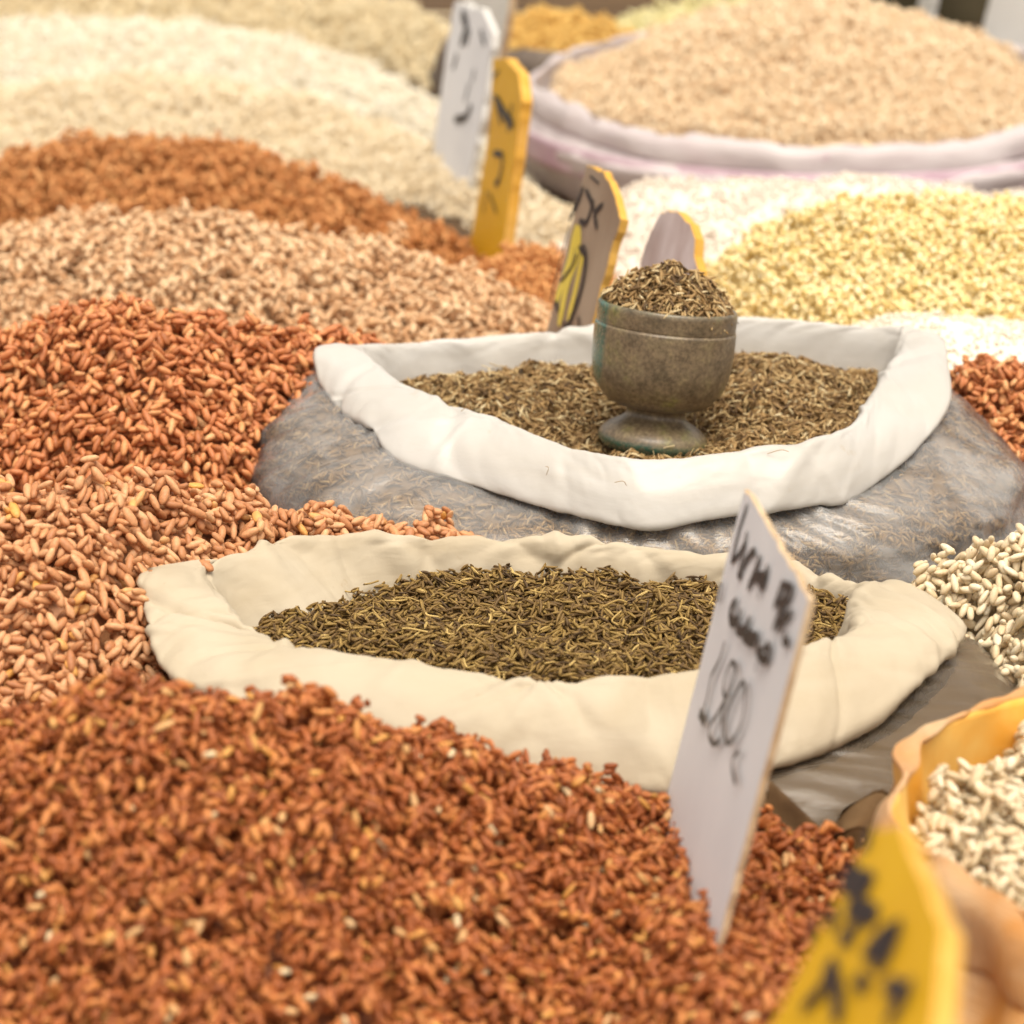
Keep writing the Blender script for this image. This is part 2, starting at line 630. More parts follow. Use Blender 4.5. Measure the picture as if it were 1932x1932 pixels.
def price_sign(name, label, plane3, outline, thickness, face_mat, edge_mat, strokes=(), ink=None, rough=0.0006, seed=0, extra=(), wscale=.8):
    """a cut card stuck in a heap: outline in sight-line coordinates laid on the card's own plane"""
    a, b, c = [P(*p) for p in plane3]
    n = np.cross(b - a, c - a)
    n /= np.linalg.norm(n)
    if np.dot(n, np.array([0, 0, CAM_Z]) - a) < 0:
        n = -n
    e1 = (b - a) / np.linalg.norm(b - a)
    e2 = np.cross(n, e1)
    to2 = lambda uv: np.array([np.dot(ray_plane(uv[0], uv[1], a, n) - a, e1), np.dot(ray_plane(uv[0], uv[1], a, n) - a, e2)])
    to3 = lambda q, h: a + q[0] * e1 + q[1] * e2 + n * h
    r = np.random.default_rng(seed)
    O = [to2(p) for p in outline]
    ol = []
    for i in range(len(O)):
        p, q = O[i], O[(i + 1) % len(O)]
        m = max(2, int(np.linalg.norm(q - p) / .006))
        for j in range(m):
            t = j / m
            ol.append(p + (q - p) * t + r.normal(0, rough, 2))
    ol = np.array(ol)
    if sum(ol[i][0] * ol[(i + 1) % len(ol)][1] - ol[(i + 1) % len(ol)][0] * ol[i][1] for i in range(len(ol))) < 0:
        ol = ol[::-1]
    lo = np.array([to3(p, 0) for p in ol])
    root = empty(name, tuple(lo[np.argmin(lo[:, 2])]), label, 'price sign', 'hand-written price signs stuck in the heaps')
    import bmesh
    bm = bmesh.new()
    org = Vector(root.location)
    loops = []
    for h in (0, -.0006, -thickness + .0006, -thickness):
        ins = .0005 if h in (0, -thickness) else 0
        ce = ol.mean(0)
        loops.append([bm.verts.new(Vector(to3(p + (ce - p) / np.linalg.norm(ce - p) * ins, h)) - org) for p in ol])
    f = bm.faces.new(loops[0]); f.material_index = 0
    f = bm.faces.new(loops[3][::-1]); f.material_index = 0
    for k in range(3):
        for i in range(len(ol)):
            j = (i + 1) % len(ol)
            f = bm.faces.new((loops[k][j], loops[k][i], loops[k + 1][i], loops[k + 1][j]))
            f.material_index = 1
    bmesh.ops.triangulate(bm, faces=[f for f in bm.faces if len(f.verts) > 4])
    me = bpy.data.meshes.new('card')
    bm.to_mesh(me)
    bm.free()
    me.materials.append(face_mat)
    me.materials.append(edge_mat)
    o = bpy.data.objects.new('card', me)
    COL.objects.link(o)
    o.parent = root

    def ribbons(nm, sts, mat, h0, tag_=None):
        V, F = [], []
        for k, (pts, w_) in enumerate(sts):
            l, rr = stroke_strip([to2(p) for p in pts], w_)
            o_ = len(V)
            h = h0 + .00004 * k
            for x, y in zip(l, rr):
                V.append(to3(x, h)); V.append(to3(y, h))
            for i in range(len(l) - 1):
                F.append((o_ + 2 * i, o_ + 2 * i + 1, o_ + 2 * i + 3, o_ + 2 * i + 2))
        raw_mesh(nm, V, F, None, mat, root, flat=True)
    for nm, sts, mat, h in extra:
        ribbons(nm, sts, mat, h)
    if strokes:
        ribbons('handwriting', [(p_, w_ * wscale) for p_, w_ in strokes], ink, .0006)
    return root


# ================================================================== SETTING
m_ground = plain_mat('dusty paving', (.16, .13, .10), (.26, .22, .18), 6, .9, .2)
gm = raw_mesh('ground', [(-30, -20, -.62), (30, -20, -.62), (30, 40, -.62), (-30, 40, -.62)], [(0, 1, 2, 3)], None, m_ground)
tag(gm, kind='structure')

m_wood = plain_mat('dark stall board', (.055, .03, .014), (.12, .068, .032), 7, .75, .25, .3, (1, 9, 9))  # dark brown board tones
tb = empty('market_stall', (0, 2.0, -.62), 'dark wooden stall boards showing in the gaps between the sacks', 'market stall')


def box_mesh(name, lo, hi, mat, parent, bev=.003):
    import bmesh
    bm = bmesh.new()
    bmesh.ops.create_cube(bm, size=1)
    for v in bm.verts:
        v.co = Vector([(lo[i] + hi[i]) / 2 + v.co[i] * (hi[i] - lo[i]) for i in range(3)]) - Vector(parent.location)
    bmesh.ops.bevel(bm, geom=bm.edges[:], offset=bev, segments=2, profile=.7, affect='EDGES')
    me = bpy.data.meshes.new(name)
    bm.to_mesh(me)
    bm.free()
    me.materials.append(mat)
    o = bpy.data.objects.new(name, me)
    COL.objects.link(o)
    o.parent = parent
    return o


for k in range(26):
    y = .30 + k * .158
    box_mesh('board', (-1.9, y, TABLE - .022), (1.9, y + .154, TABLE + random.uniform(-.002, 0)), m_wood, tb)
for x in (-1.7, 1.7):
    for y in (.45, 4.2):
        box_mesh('leg', (x - .03, y - .03, -.62), (x + .03, y + .03, TABLE - .022), m_wood, tb)

# ================================================================== THE TWO SEED BAGS
def seed_bag(name, label, st, inner, body_rings, cuff_mat, body_mat, seed, wamp, nseg=560, dn=.004, fine=.12, nfold=26, famp=1.0, grow=.016):
    """st: stations round the mouth (crest u,v,Y and outer lower edge u,v,Y or None); inner: (inward, down) per station"""
    B = np.array([P(*s[0]) for s in st])
    ctr = B.mean(0)
    rad = B - ctr
    rad[:, 2] = 0
    rad /= np.linalg.norm(rad, axis=1)[:, None]
    up = np.array([0, 0, 1.])
    C = np.array([P(*s[1]) if s[1] is not None else B[i] + rad[i] * .016 - up * .018 for i, s in enumerate(st)])
    a = np.array([i[0] for i in inner])[:, None]
    b = np.array([i[1] for i in inner])[:, None]
    A = B - rad * a - up * b
    Am = B - rad * (a * .25 + .0012) - up * b * .26
    O = C - B
    OL = np.linalg.norm(O, axis=1, keepdims=True)
    bulge = rad * .55 + up * .8
    bulge /= np.linalg.norm(bulge, axis=1)[:, None]
    M1 = B + O * .14 + bulge * np.minimum(OL * .09, .0024)
    M2 = B + O * .60 + bulge * np.minimum(OL * .12, .0042)
    D = C - rad * .004 - up * .0012
    D2 = C - rad * .010 - up * .0008
    root = empty(name, (ctr[0], ctr[1], TABLE), label, 'sack')
    wl, wd, wf, wk = Waves(2.2, seed=seed), Waves(1.5, seed=seed + 1), Waves(.55, 18, seed=seed + 2), Waves(.16, 18, seed=seed + 3)

    def wr(G):
        nr, ns = G.shape[:2]
        a = np.broadcast_to(np.arange(ns)[None] / ns * 2 * math.pi, (nr, ns))
        q = np.broadcast_to(np.linspace(0, 1, nr)[:, None], (nr, ns))
        pl = np.stack([np.cos(a) * 1.4, np.sin(a) * 1.4, q * 2.6], -1)
        pd = np.stack([np.cos(a) * 2.6 + q * 1.2, np.sin(a) * 2.6 - q, q * 1.3], -1)
        f = .5 * wl(pl) - .9 * np.abs(wd(pd)) - .45 * np.abs(wf(pd)) + fine * (.35 - np.abs(wk(pd * np.array([1, 1, .6]))))
        return f * wamp
    rc = np.random.default_rng(seed + 9)
    folds = [(rc.uniform(0, 6.283), rc.uniform(-.9, .9), rc.uniform(.02, .10), rc.choice([-1, 1]) * rc.uniform(.4, 1.3), rc.uniform(.1, .8), rc.uniform(.10, .45)) for _ in range(nfold)]

    def wr2(G):
        nr, ns = G.shape[:2]
        a = np.broadcast_to(np.arange(ns)[None] / ns * 2 * math.pi, (nr, ns))
        q = np.broadcast_to(np.linspace(0, 1, nr)[:, None], (nr, ns))
        f = wr(G)
        for a0, k, w_, am, q0, ql in folds:
            d = (a - a0 - k * (q - q0) + math.pi) % (2 * math.pi) - math.pi
            f = f + .0017 * famp * am * np.maximum(0, 1 - np.abs(d) / w_) * np.exp(-((q - q0) / ql) ** 2)
        return f
    cuff, G = loft('rolled_rim', [A, Am, B, M1, M2, C, D, D2], nseg, 60, cuff_mat, root, wr2)
    thick(cuff, .0008)
    ang = np.arctan2(rad[:, 1], rad[:, 0])
    d2r = ((D2 - ctr) * rad).sum(1, keepdims=True)
    rows, zs = [D2], D2[:, 2:] - .0035
    for i, (cx, cy, rx, ryf, ryb, z) in enumerate(body_rings):
        ry = np.where(np.sin(ang) < 0, ryf, ryb)
        q = np.stack([cx + rx * np.cos(ang), cy + ry * np.sin(ang)], 1) - ctr[:2]
        rq = np.maximum(np.hypot(q[:, 0], q[:, 1])[:, None], d2r + (grow if z > .13 else grow - .014))
        ts = ((R(38), R(64), R(90)) if i == 0 else (R(90),))
        for t_ in ts:
            rr_ = d2r + (rq - d2r) * math.sin(t_)
            zz_ = zs + (z - zs) * (1 - math.cos(t_)) if i == 0 else np.full((len(ang), 1), z)
            rows.append(np.concatenate([ctr[:2] + rr_ * rad[:, :2], zz_], 1))
    wb = Waves(.04, seed=seed + 5)
    wc = Waves(.09, seed=seed + 6)
    we = Waves(1.0, 20, seed=seed + 7)

    def wbody(G):
        nr, ns = G.shape[:2]
        a = np.broadcast_to(np.arange(ns)[None] / ns * 2 * math.pi, (nr, ns))
        q = np.broadcast_to(np.linspace(0, 1, nr)[:, None], (nr, ns))
        tw = a + .5 * q * np.where(np.cos(a - math.pi) > 0, 1.0, 1.0) * np.sin(a * 1.0 + math.pi / 2)
        p = np.stack([np.cos(tw) * 7, np.sin(tw) * 7, q * 1.2], -1)
        return wc(G) * .0018 - np.abs(we(p)) * (.0016 if grow > 0 else .0008)
    body, GB = loft('bag_body', rows, nseg, 48, body_mat, root, wbody, closed_bottom=True)
    return root, B - rad * a * .55, G, GB


stA = [((688, 666, 1.32), (600, 661, 1.315)), ((722, 704, 1.285), (611, 722, 1.29)), ((765, 733, 1.262), (652, 776, 1.262)),
       ((812, 753, 1.245), (700, 802, 1.238)), ((880, 778, 1.228), (752, 862, 1.21)), ((960, 808, 1.208), (880, 907, 1.192)),
       ((1040, 838, 1.19), (1000, 944, 1.172)), ((1120, 860, 1.174), (1110, 970, 1.157)), ((1195, 876, 1.165), (1205, 990, 1.148)),
       ((1300, 871, 1.168), (1320, 977, 1.152)), ((1400, 862, 1.172), (1430, 960, 1.158)), ((1500, 848, 1.182), (1530, 948, 1.168)),
       ((1575, 826, 1.2), (1600, 938, 1.182)), ((1622, 795, 1.225), (1662, 897, 1.205)), ((1650, 745, 1.26), (1737, 832, 1.235)),
       ((1672, 702, 1.295), (1784, 755, 1.27)), ((1700, 662, 1.33), (1782, 682, 1.315)), ((1690, 630, 1.36), (1768, 641, 1.35)),
       ((1600, 620, 1.372), None), ((1500, 611, 1.38), None), ((1395, 606, 1.385), None), ((1260, 612, 1.385), None),
       ((1120, 627, 1.378), None), ((1000, 638, 1.37), None), ((870, 648, 1.36), None), ((770, 652, 1.348), None), ((715, 656, 1.335), None)]
inA = [(.016, .034)] * 3 + [(.006, .034)] * 10 + [(.010, .034)] * 5 + [(.008, .036)] * 9
m_cuffA = cloth_mat('white plastic sheeting', (.68, .65, .605), (.65, .61, .55), (.60, .52, .41), rough=.38, spec=.5, trans=.25, bump=.07, stretch=(16, 16, 70))
m_film = film_mat('clear plastic film')
bagA, B_A, G_A, GB_A = seed_bag('plastic_seed_bag', 'clear plastic bag with a white rolled rim, full of caraway around the glass cup', stA, inA,
                                [(.058, 1.272, .180, .130, .135, .170), (.060, 1.272, .188, .132, .135, .148), (.060, 1.272, .170, .120, .12, .124)],
                                m_cuffA, m_film, 101, .0009, nfold=36, famp=.8)

stB = [((388, 1080, 1.045), (275, 1081, 1.03)), ((432, 1150, 1.0), (282, 1150, 1.0)), ((482, 1198, .985), (292, 1210, .975)),
       ((538, 1226, .968), (330, 1272, .952)), ((640, 1250, .952), (450, 1318, .935)), ((800, 1264, .942), (650, 1368, .918)),
       ((950, 1284, .932), (880, 1422, .905)), ((1070, 1300, .925), (1050, 1464, .898)), ((1200, 1286, .93), (1220, 1482, .898)),
       ((1310, 1275, .936), (1340, 1466, .908)), ((1420, 1255, .95), (1470, 1430, .92)), ((1520, 1232, .968), (1600, 1376, .94)),
       ((1600, 1203, .99), (1720, 1290, .968)), ((1622, 1170, 1.01), (1785, 1226, .995)), ((1616, 1142, 1.035), (1806, 1193, 1.01)),
       ((1640, 1116, 1.065), (1752, 1142, 1.05)),
       ((1600, 1108, 1.08), None), ((1520, 1090, 1.094), None), ((1400, 1069, 1.106), None), ((1250, 1049, 1.114), None), ((1130, 1033, 1.12), None),
       ((1000, 1027, 1.122), None), ((850, 1022, 1.12), None), ((700, 1019, 1.112), None), ((560, 1022, 1.095), None), ((480, 1043, 1.075), None)]
inB = [(.017, .034), (.015, .034), (.012, .034)] + [(.007, .034)] * 9 + [(.010, .034)] * 4 + [(.010, .034)] * 7 + [(.014, .034), (.030, .034), (.036, .034)]
m_cuffB = cloth_mat('cream cotton sheeting', (.585, .50, .37), (.52, .43, .30), (.42, .30, .17), rough=.7, spec=.25, trans=.15, bump=.12, stretch=(14, 14, 50))
m_filmB = film_mat('shaded plastic film', (.22, .17, .12), .30, .6, .4, .25)  # film colour darkened to stand in for the shade on the sack's side
bagB, B_B, G_B, GB_B = seed_bag('cream_seed_sack', 'cream sack with a thick rolled rim, full of dark caraway behind the white 180 sign', stB, inB,
                                [(.042, 1.000, .152, .095, .105, .150), (.042, 1.000, .140, .085, .095, .124)],
                                m_cuffB, m_filmB, 131, .0016, fine=.16, nfold=80, famp=1.15, grow=-.010)


def in_poly(px, py):
    def f(x, y):
        r = np.zeros(np.shape(x), bool)
        n = len(px)
        for i in range(n):
            j = (i + 1) % n
            c = ((py[i] > y) != (py[j] > y)) & (x < (px[j] - px[i]) * (y - py[i]) / (py[j] - py[i] + 1e-12) + px[i])
            r ^= c
        return r
    return f



def outline_of(G, grow, extra=None):
    """plan outline of a bag, a little wider than the bag itself"""
    p = G[..., :2].reshape(-1, 2)
    c = p.mean(0)
    a = np.arctan2(p[:, 1] - c[1], p[:, 0] - c[0])
    r = np.hypot(p[:, 0] - c[0], p[:, 1] - c[1])
    n = 72
    k = ((a + math.pi) / (2 * math.pi) * n).astype(int) % n
    m = np.array([r[k == i].max() for i in range(n)]) + grow
    t = (np.arange(n) + .5) / n * 2 * math.pi - math.pi
    return in_poly(c[0] + m * np.cos(t), c[1] + m * np.sin(t))


IN_A = outline_of(GB_A, -.036)
IN_A2 = outline_of(G_A[20:], -.016)
IN_B = outline_of(G_B[20:], -.014)


def beside(Hf, *holes):
    """a heap that stops where it meets the bags standing in it"""
    def f(x, y):
        z = Hf(x, y)
        for h in holes:
            z = np.where(h(x, y), np.minimum(z, .165), z)
        return z
    return f


# ================================================================== GRAIN MATERIALS
mm = {}
mm['red'] = grain_mat('red rice', [(0, (.39, .125, .036)), (.5, (.61, .218, .082)), (.9, (.71, .32, .12)), (1, (.76, .42, .19))], streak=.25)
mm['front'] = grain_mat('brick red rice', [(0, (.27, .070, .015)), (.5, (.445, .130, .035)), (.91, (.60, .225, .062)), (.955, (.64, .31, .07)), (.99, (.68, .40, .18)), (1, (.76, .62, .38))], streak=.25)
mm['lightred'] = grain_mat('pale red rice', [(0, (.45, .180, .072)), (.5, (.64, .298, .130)), (.94, (.74, .41, .205)), (1, (.74, .36, .08))], streak=.22)
mm['tan'] = grain_mat('tan rice', [(0, (.60, .33, .155)), (.5, (.75, .475, .26)), (1, (.83, .605, .37))], streak=.2)
mm['orange'] = grain_mat('orange brown rice', [(0, (.48, .180, .048)), (.5, (.63, .265, .082)), (1, (.72, .36, .13))], streak=.2)
mm['cream'] = grain_mat('cream rice', [(0, (.84, .68, .44)), (.5, (.92, .785, .56)), (1, (.95, .86, .68))], streak=.06)
mm['ivory'] = grain_mat('ivory rice', [(0, (.91, .80, .60)), (.5, (.96, .88, .72)), (1, (.97, .93, .82))], streak=.04)
mm['beige'] = grain_mat('beige rice', [(0, (.76, .60, .36)), (.5, (.84, .71, .46)), (1, (.88, .78, .56))], streak=.06)
mm['peach'] = grain_mat('peach rice', [(0, (.82, .58, .35)), (.5, (.90, .70, .46)), (1, (.93, .80, .58))], streak=.06)
mm['yellow'] = grain_mat('yellow grits', [(0, (.90, .66, .26)), (.35, (.92, .73, .34)), (.7, (.94, .79, .43)), (1, (.95, .85, .56))], rough=.4, streak=.06)
mm['corn'] = grain_mat('orange lentils', [(0, (.80, .48, .12)), (1, (.88, .62, .20))], streak=.1)
mm['lemon'] = grain_mat('pale yellow grain', [(0, (.80, .70, .34)), (1, (.88, .82, .50))], streak=.06)
mm['white'] = grain_mat('white rice', [(0, (.64, .49, .30)), (.5, (.75, .61, .40)), (1, (.82, .71, .52))], rough=.42, sss=.2, streak=.1)
mm['flour'] = grain_mat('white meal', [(0, (.78, .70, .57)), (1, (.83, .77, .66))], streak=.03)
mm['pink'] = grain_mat('pinkish meal', [(0, (.72, .62, .51)), (1, (.78, .70, .61))], streak=.03)
mm['caraway'] = grain_mat('caraway', [(0, (.09, .048, .018)), (.2, (.22, .125, .044)), (.6, (.42, .255, .098)), (.9, (.57, .40, .185)), (1, (.74, .60, .35))], rough=.6, streak=.25, streak_scale=1500)
mm['cumin'] = grain_mat('dark caraway', [(0, (.085, .046, .016)), (.3, (.17, .095, .027)), (.7, (.275, .165, .043)), (.95, (.37, .235, .065)), (1, (.62, .43, .15))], rough=.6, streak=.25, streak_scale=1500)
mm['chili'] = grain_mat('orange powder', [(0, (.66, .28, .09)), (1, (.78, .42, .16))], streak=.1)

# ================================================================== HEAPS, LEFT SIDE
H_front = Ridge([(-330, 1418, 0.838, 30), (-150, 1378, 0.838, 32), (0, 1352, 0.828, 34), (150, 1324, 0.818, 35), (260, 1310, 0.813, 35), (450, 1314, 0.813, 34), (560, 1336, 0.818, 33), (700, 1362, 0.823, 31),
                 (870, 1410, 0.838, 28), (1000, 1446, 0.848, 25), (1120, 1480, 0.858, 17), (1200, 1508, 0.868, 5), (1280, 1526, 0.878, -5), (1430, 1538, 0.873, -5), (1530, 1566, 0.863, 0), (1600, 1598, 0.853, 8), (1660, 1650, 0.838, 18), (1720, 1760, 0.818, 26)],
                back=36, c=.016, bump=.0022, seed=3)
heap('red_rice_heap', 'large blurred brick-red rice heap across the bottom, the white 180 sign stuck in it', 'rice heap', H_front,
     (-.27, .13, .57, .93), mm['front'], L=.0027, W=.00116, T=.00104, res=.0006, seed=5, flip=.08, cover=3.0)

H_m1 = Ridge([(-260, 960, 1.05, 26), (0, 940, 1.05, 26), (130, 934, 1.05, 26), (250, 935, 1.07, 26), (400, 948, 1.10, 25), (520, 966, 1.125, 24), (700, 990, 1.14, 22), (830, 1012, 1.145, 22), (960, 1040, 1.145, 24), (1050, 1090, 1.145, 28)],
             back=38, c=.02, bump=.002, seed=9)
heap('pale_red_rice_heap', 'pale salmon-red rice heap beside the left corner of the cream sack', 'rice heap', beside(H_m1, IN_A, IN_A2, IN_B),
     (-.33, .03, .88, 1.17), mm['lightred'], L=.0038, W=.00165, T=.00145, res=.0006, seed=15)

H_m2 = Ridge([(-260, 668, 1.33, 36), (0, 630, 1.33, 36), (100, 608, 1.33, 36), (180, 592, 1.325, 36), (275, 580, 1.32, 36), (350, 593, 1.32, 36), (430, 620, 1.325, 36), (550, 634, 1.34, 36), (640, 634, 1.345, 32), (720, 664, 1.345, 34), (820, 720, 1.34, 36)],
             back=38, c=.017, bump=.0026, seed=21, cut=.15)
heap('rust_rice_heap', 'sharp rust-red rice heap left of the bag with the glass cup', 'rice heap', beside(H_m2, IN_A, IN_A2, IN_B),
     (-.39, -.02, 1.10, 1.39), mm['red'], L=.0037, W=.00170, T=.0015, res=.0006, seed=25)

H_m3 = Ridge([(-300, 500, 1.66, 27), (0, 446, 1.66, 27), (100, 414, 1.66, 27), (300, 408, 1.66, 27), (500, 432, 1.66, 27), (700, 463, 1.65, 27), (850, 513, 1.63, 27), (950, 558, 1.61, 27), (1040, 604, 1.59, 27), (1120, 660, 1.57, 30)],
             back=36, c=.03, bump=.003, seed=31)
heap('tan_rice_heap', 'pale tan rice heap behind the rust-red rice', 'rice heap', H_m3,
     (-.48, .08, 1.38, 1.74), mm['tan'], L=.0034, W=.0015, T=.0013, res=.0009, seed=35)

H_m4 = Ridge([(-300, 360, 2.0, 28), (0, 300, 2.0, 28), (100, 268, 2.0, 28), (280, 260, 2.0, 28), (430, 270, 2.0, 28), (550, 312, 1.99, 28), (700, 372, 1.97, 28), (800, 422, 1.95, 28), (900, 488, 1.90, 26), (960, 548, 1.85, 26)],
             back=36, c=.035, bump=.003, seed=41)
heap('orange_brown_rice_heap', 'orange-brown rice heap with a dark rounded crest below the cream rice', 'rice heap', H_m4,
     (-.57, .02, 1.66, 2.08), mm['orange'], kind='far', L=.0037, W=.0014, T=.0012, res=.0011, seed=45)

H_c1 = Ridge([(-300, 200, 2.4, 25), (0, 166, 2.4, 33), (200, 137, 2.4, 33), (400, 150, 2.4, 33), (600, 195, 2.4, 30), (750, 243, 2.36, 24), (850, 298, 2.28, 22), (1000, 352, 2.15, 20), (1075, 392, 2.08, 20), (1130, 440, 2.0, 22)],
             back=34, c=.04, bump=.004, seed=51)
heap('cream_rice_heap', 'cream rice heap lying directly behind the orange-brown rice', 'rice heap', H_c1,
     (-.68, .10, 1.86, 2.5), mm['cream'], kind='far', L=.0021, W=.0010, T=.0008, res=.0010, seed=55, cover=1.8)

H_c2 = Ridge([(-300, 70, 2.85, 25), (0, 42, 2.85, 33), (150, 33, 2.85, 33), (350, 44, 2.85, 32), (550, 80, 2.82, 28), (700, 128, 2.75, 23), (800, 178, 2.62, 22), (870, 225, 2.5, 22), (950, 290, 2.35, 22), (1000, 340, 2.3, 26)],
             back=34, c=.05, bump=.004, seed=61)
heap('ivory_rice_heap', 'ivory rice heap in the second cream ridge at the upper left', 'rice heap', H_c2,
     (-.78, .03, 2.20, 2.95), mm['ivory'], kind='far', L=.0023, W=.0011, T=.0009, res=.0012, seed=65, cover=1.6)

H_b = Ridge([(-300, -60, 3.3, 24), (0, -70, 3.3, 24), (300, -60, 3.3, 24), (500, -40, 3.3, 24), (650, -10, 3.2, 22), (760, 5, 3.1, 22), (860, 55, 2.9, 22), (960, 130, 2.75, 22), (1000, 200, 2.7, 26)],
            back=34, c=.06, bump=.005, seed=71)
heap('beige_rice_heap', 'beige rice heap farthest back at the upper left, cut by the photo edge', 'rice heap', H_b,
     (-.80, .03, 2.50, 3.4), mm['beige'], kind='far', L=.0032, W=.0016, T=.0012, res=.0016, seed=75, cover=1.6)

# ================================================================== HEAPS, RIGHT SIDE
H_rr = Ridge([(1660, 860, 1.33, 28), (1740, 760, 1.35, 28), (1800, 706, 1.36, 29), (1870, 690, 1.36, 30), (1932, 688, 1.36, 30), (2200, 684, 1.36, 30)], back=36, c=.018, bump=.0025, seed=81)
heap('dark_red_rice_heap', 'dark red rice heap to the right of the bag with the glass cup', 'rice heap', beside(H_rr, IN_A, IN_A2, IN_B),
     (.17, .39, 1.13, 1.42), mm['red'], L=.0033, W=.0014, T=.00125, res=.0007, seed=85, flip=.08)

H_ar = Ridge([(1660, 1190, 1.09, 30), (1740, 1116, 1.085, 31), (1800, 1076, 1.08, 32), (1860, 1048, 1.075, 33), (1932, 1014, 1.07, 34), (2060, 985, 1.06, 34), (2250, 1000, 1.06, 34)], back=36, c=.012, bump=.003, seed=91, wav=.03)
heap('white_rice_heap', 'plump cream-white rice heap at the right edge beside the cream sack', 'rice heap', beside(H_ar, IN_A, IN_A2, IN_B),
     (.13, .34, .88, 1.13), mm['white'], L=.0033, W=.00155, T=.0014, res=.0006, cover=3.8, seed=95, flip=.15)


class Bed:
    """the level of the seeds inside a bag"""
    def __init__(self, z, tilt, bumps, seed, amp=.002):
        self.z, self.t, self.b, self.n, self.a = z, tilt, bumps, Waves(.06, seed=seed), amp

    def __call__(self, x, y):
        z = self.z + self.t * (y - 1.0)
        for (cx, cy, r, h) in self.b:
            z = z + h * np.exp(-((x - cx) ** 2 + (y - cy) ** 2) / r ** 2)
        return z + self.a * self.n(np.stack([x, y, 0 * x], -1))


def seeds_on_surface(GB, n, L, W, T, rng, r0, r1, inset=.0022, front_only=True):
    """seeds pressed against the inside of the film"""
    nr, ns = GB.shape[:2]
    r = rng.uniform(r0 * (nr - 1), r1 * (nr - 1) - 1e-6, n)
    s = rng.uniform(0, ns, n)
    i, j = r.astype(int), s.astype(int)
    fr, fs = (r - i)[:, None], (s - j)[:, None]
    j %= ns
    j2 = (j + 1) % ns
    p00, p01, p10, p11 = GB[i, j], GB[i, j2], GB[i + 1, j], GB[i + 1, j2]
    c = (p00 * (1 - fs) + p01 * fs) * (1 - fr) + (p10 * (1 - fs) + p11 * fs) * fr
    du = p01 - p00
    dv = p10 - p00
    du /= np.linalg.norm(du, axis=1)[:, None] + 1e-12
    nn = np.cross(du, dv)
    nn /= np.linalg.norm(nn, axis=1)[:, None] + 1e-12
    ctr = GB.reshape(-1, 3).mean(0)
    nn *= np.sign(((c - ctr) * nn).sum(1).mean())
    dv = np.cross(nn, du)
    th = rng.uniform(0, 6.28, n)
    X = du * np.cos(th)[:, None] + dv * np.sin(th)[:, None] + nn * rng.normal(0, .12, n)[:, None]
    X /= np.linalg.norm(X, axis=1)[:, None]
    Yv = np.cross(nn, X)
    Yv /= np.linalg.norm(Yv, axis=1)[:, None]
    Z = np.cross(X, Yv)
    c = c - nn * (inset + rng.uniform(0, .0014, n))[:, None]
    keep = c[:, 1] < ctr[1] + .10
    k = keep
    l = L * rng.normal(1, .14, n).clip(.6, 1.4)
    return place_grains('seed', c[k], X[k], Yv[k], Z[k], l[k], np.full(k.sum(), W), np.full(k.sum(), T),
                        rng.uniform(-.16, .16, k.sum()), rng.uniform(0, .8, k.sum()))


def inner_mass(GB, inset=.0040):
    """the packed seeds just inside the film, as a closed skin"""
    du = np.roll(GB, -1, 1) - np.roll(GB, 1, 1)
    dv = np.gradient(GB, axis=0)
    nn = np.cross(du, dv)
    nn /= np.linalg.norm(nn, axis=-1, keepdims=True) + 1e-12
    ctr = GB.reshape(-1, 3).mean(0)
    nn *= np.sign(((GB - ctr) * nn).sum(-1).mean())
    V = (GB - nn * inset).reshape(-1, 3)
    V[:, 2] = np.maximum(V[:, 2], TABLE + .002)
    F = grid_faces(GB.shape[0], GB.shape[1], True)
    return V, F, np.zeros((0, 3), int), np.full(len(V), .3), np.full(len(V), .8)


def straw(pts, r, rnd):
    """a thin bent stalk"""
    p = cr_open(np.array(pts), 9)
    d = np.gradient(p, axis=0)
    d /= np.linalg.norm(d, axis=1)[:, None]
    a = np.cross(d, [0, 0, 1.])
    a /= np.linalg.norm(a, axis=1)[:, None] + 1e-9
    b = np.cross(d, a)
    ring_ = np.stack([p + r * (math.cos(t) * a + math.sin(t) * b) for t in np.arange(5) / 5 * 6.283], 1)
    V = ring_.reshape(-1, 3)
    return V, grid_faces(9, 5, True), np.zeros((0, 3), int), np.full(len(V), rnd), np.full(len(V), 1.0)


rng = np.random.default_rng(77)
# --- caraway in the clear bag
bumpsA = [(.120, 1.330, .045, .014), (.02, 1.335, .04, .008), (-.02, 1.315, .03, .008), (.025, 1.262, .03, -.006), (.058, 1.262, .03, -.003), (.135, 1.27, .04, .003)]
H_A = Bed(.1915, .030, bumpsA, 5, .0018)
mid = B_A.copy()
ctrA = B_A.mean(0)
mid = B_A.copy()
mid = cr_closed(mid, 120)
maskA = in_poly(mid[:, 0], mid[:, 1])
exA = [inner_mass(GB_A[3:]), seeds_on_surface(GB_A, 15000, .0027, .00062, .00055, rng, .02, .86)]
for q in range(70):
    x, y = rng.uniform(-.04, .17), rng.uniform(1.18, 1.36)
    if maskA(np.array(x), np.array(y)):
        z = float(H_A(np.array(x), np.array(y))) + .0035
        t, l = rng.uniform(0, 6.28), rng.uniform(.003, .007)
        e = np.array([math.cos(t), math.sin(t), rng.uniform(-.1, .5)]) * l
        c = np.array([x, y, z])
        exA.append(straw([c - e, c + rng.normal(0, .0008, 3), c + e], rng.uniform(.00012, .0003), rng.uniform(.9, 1)))
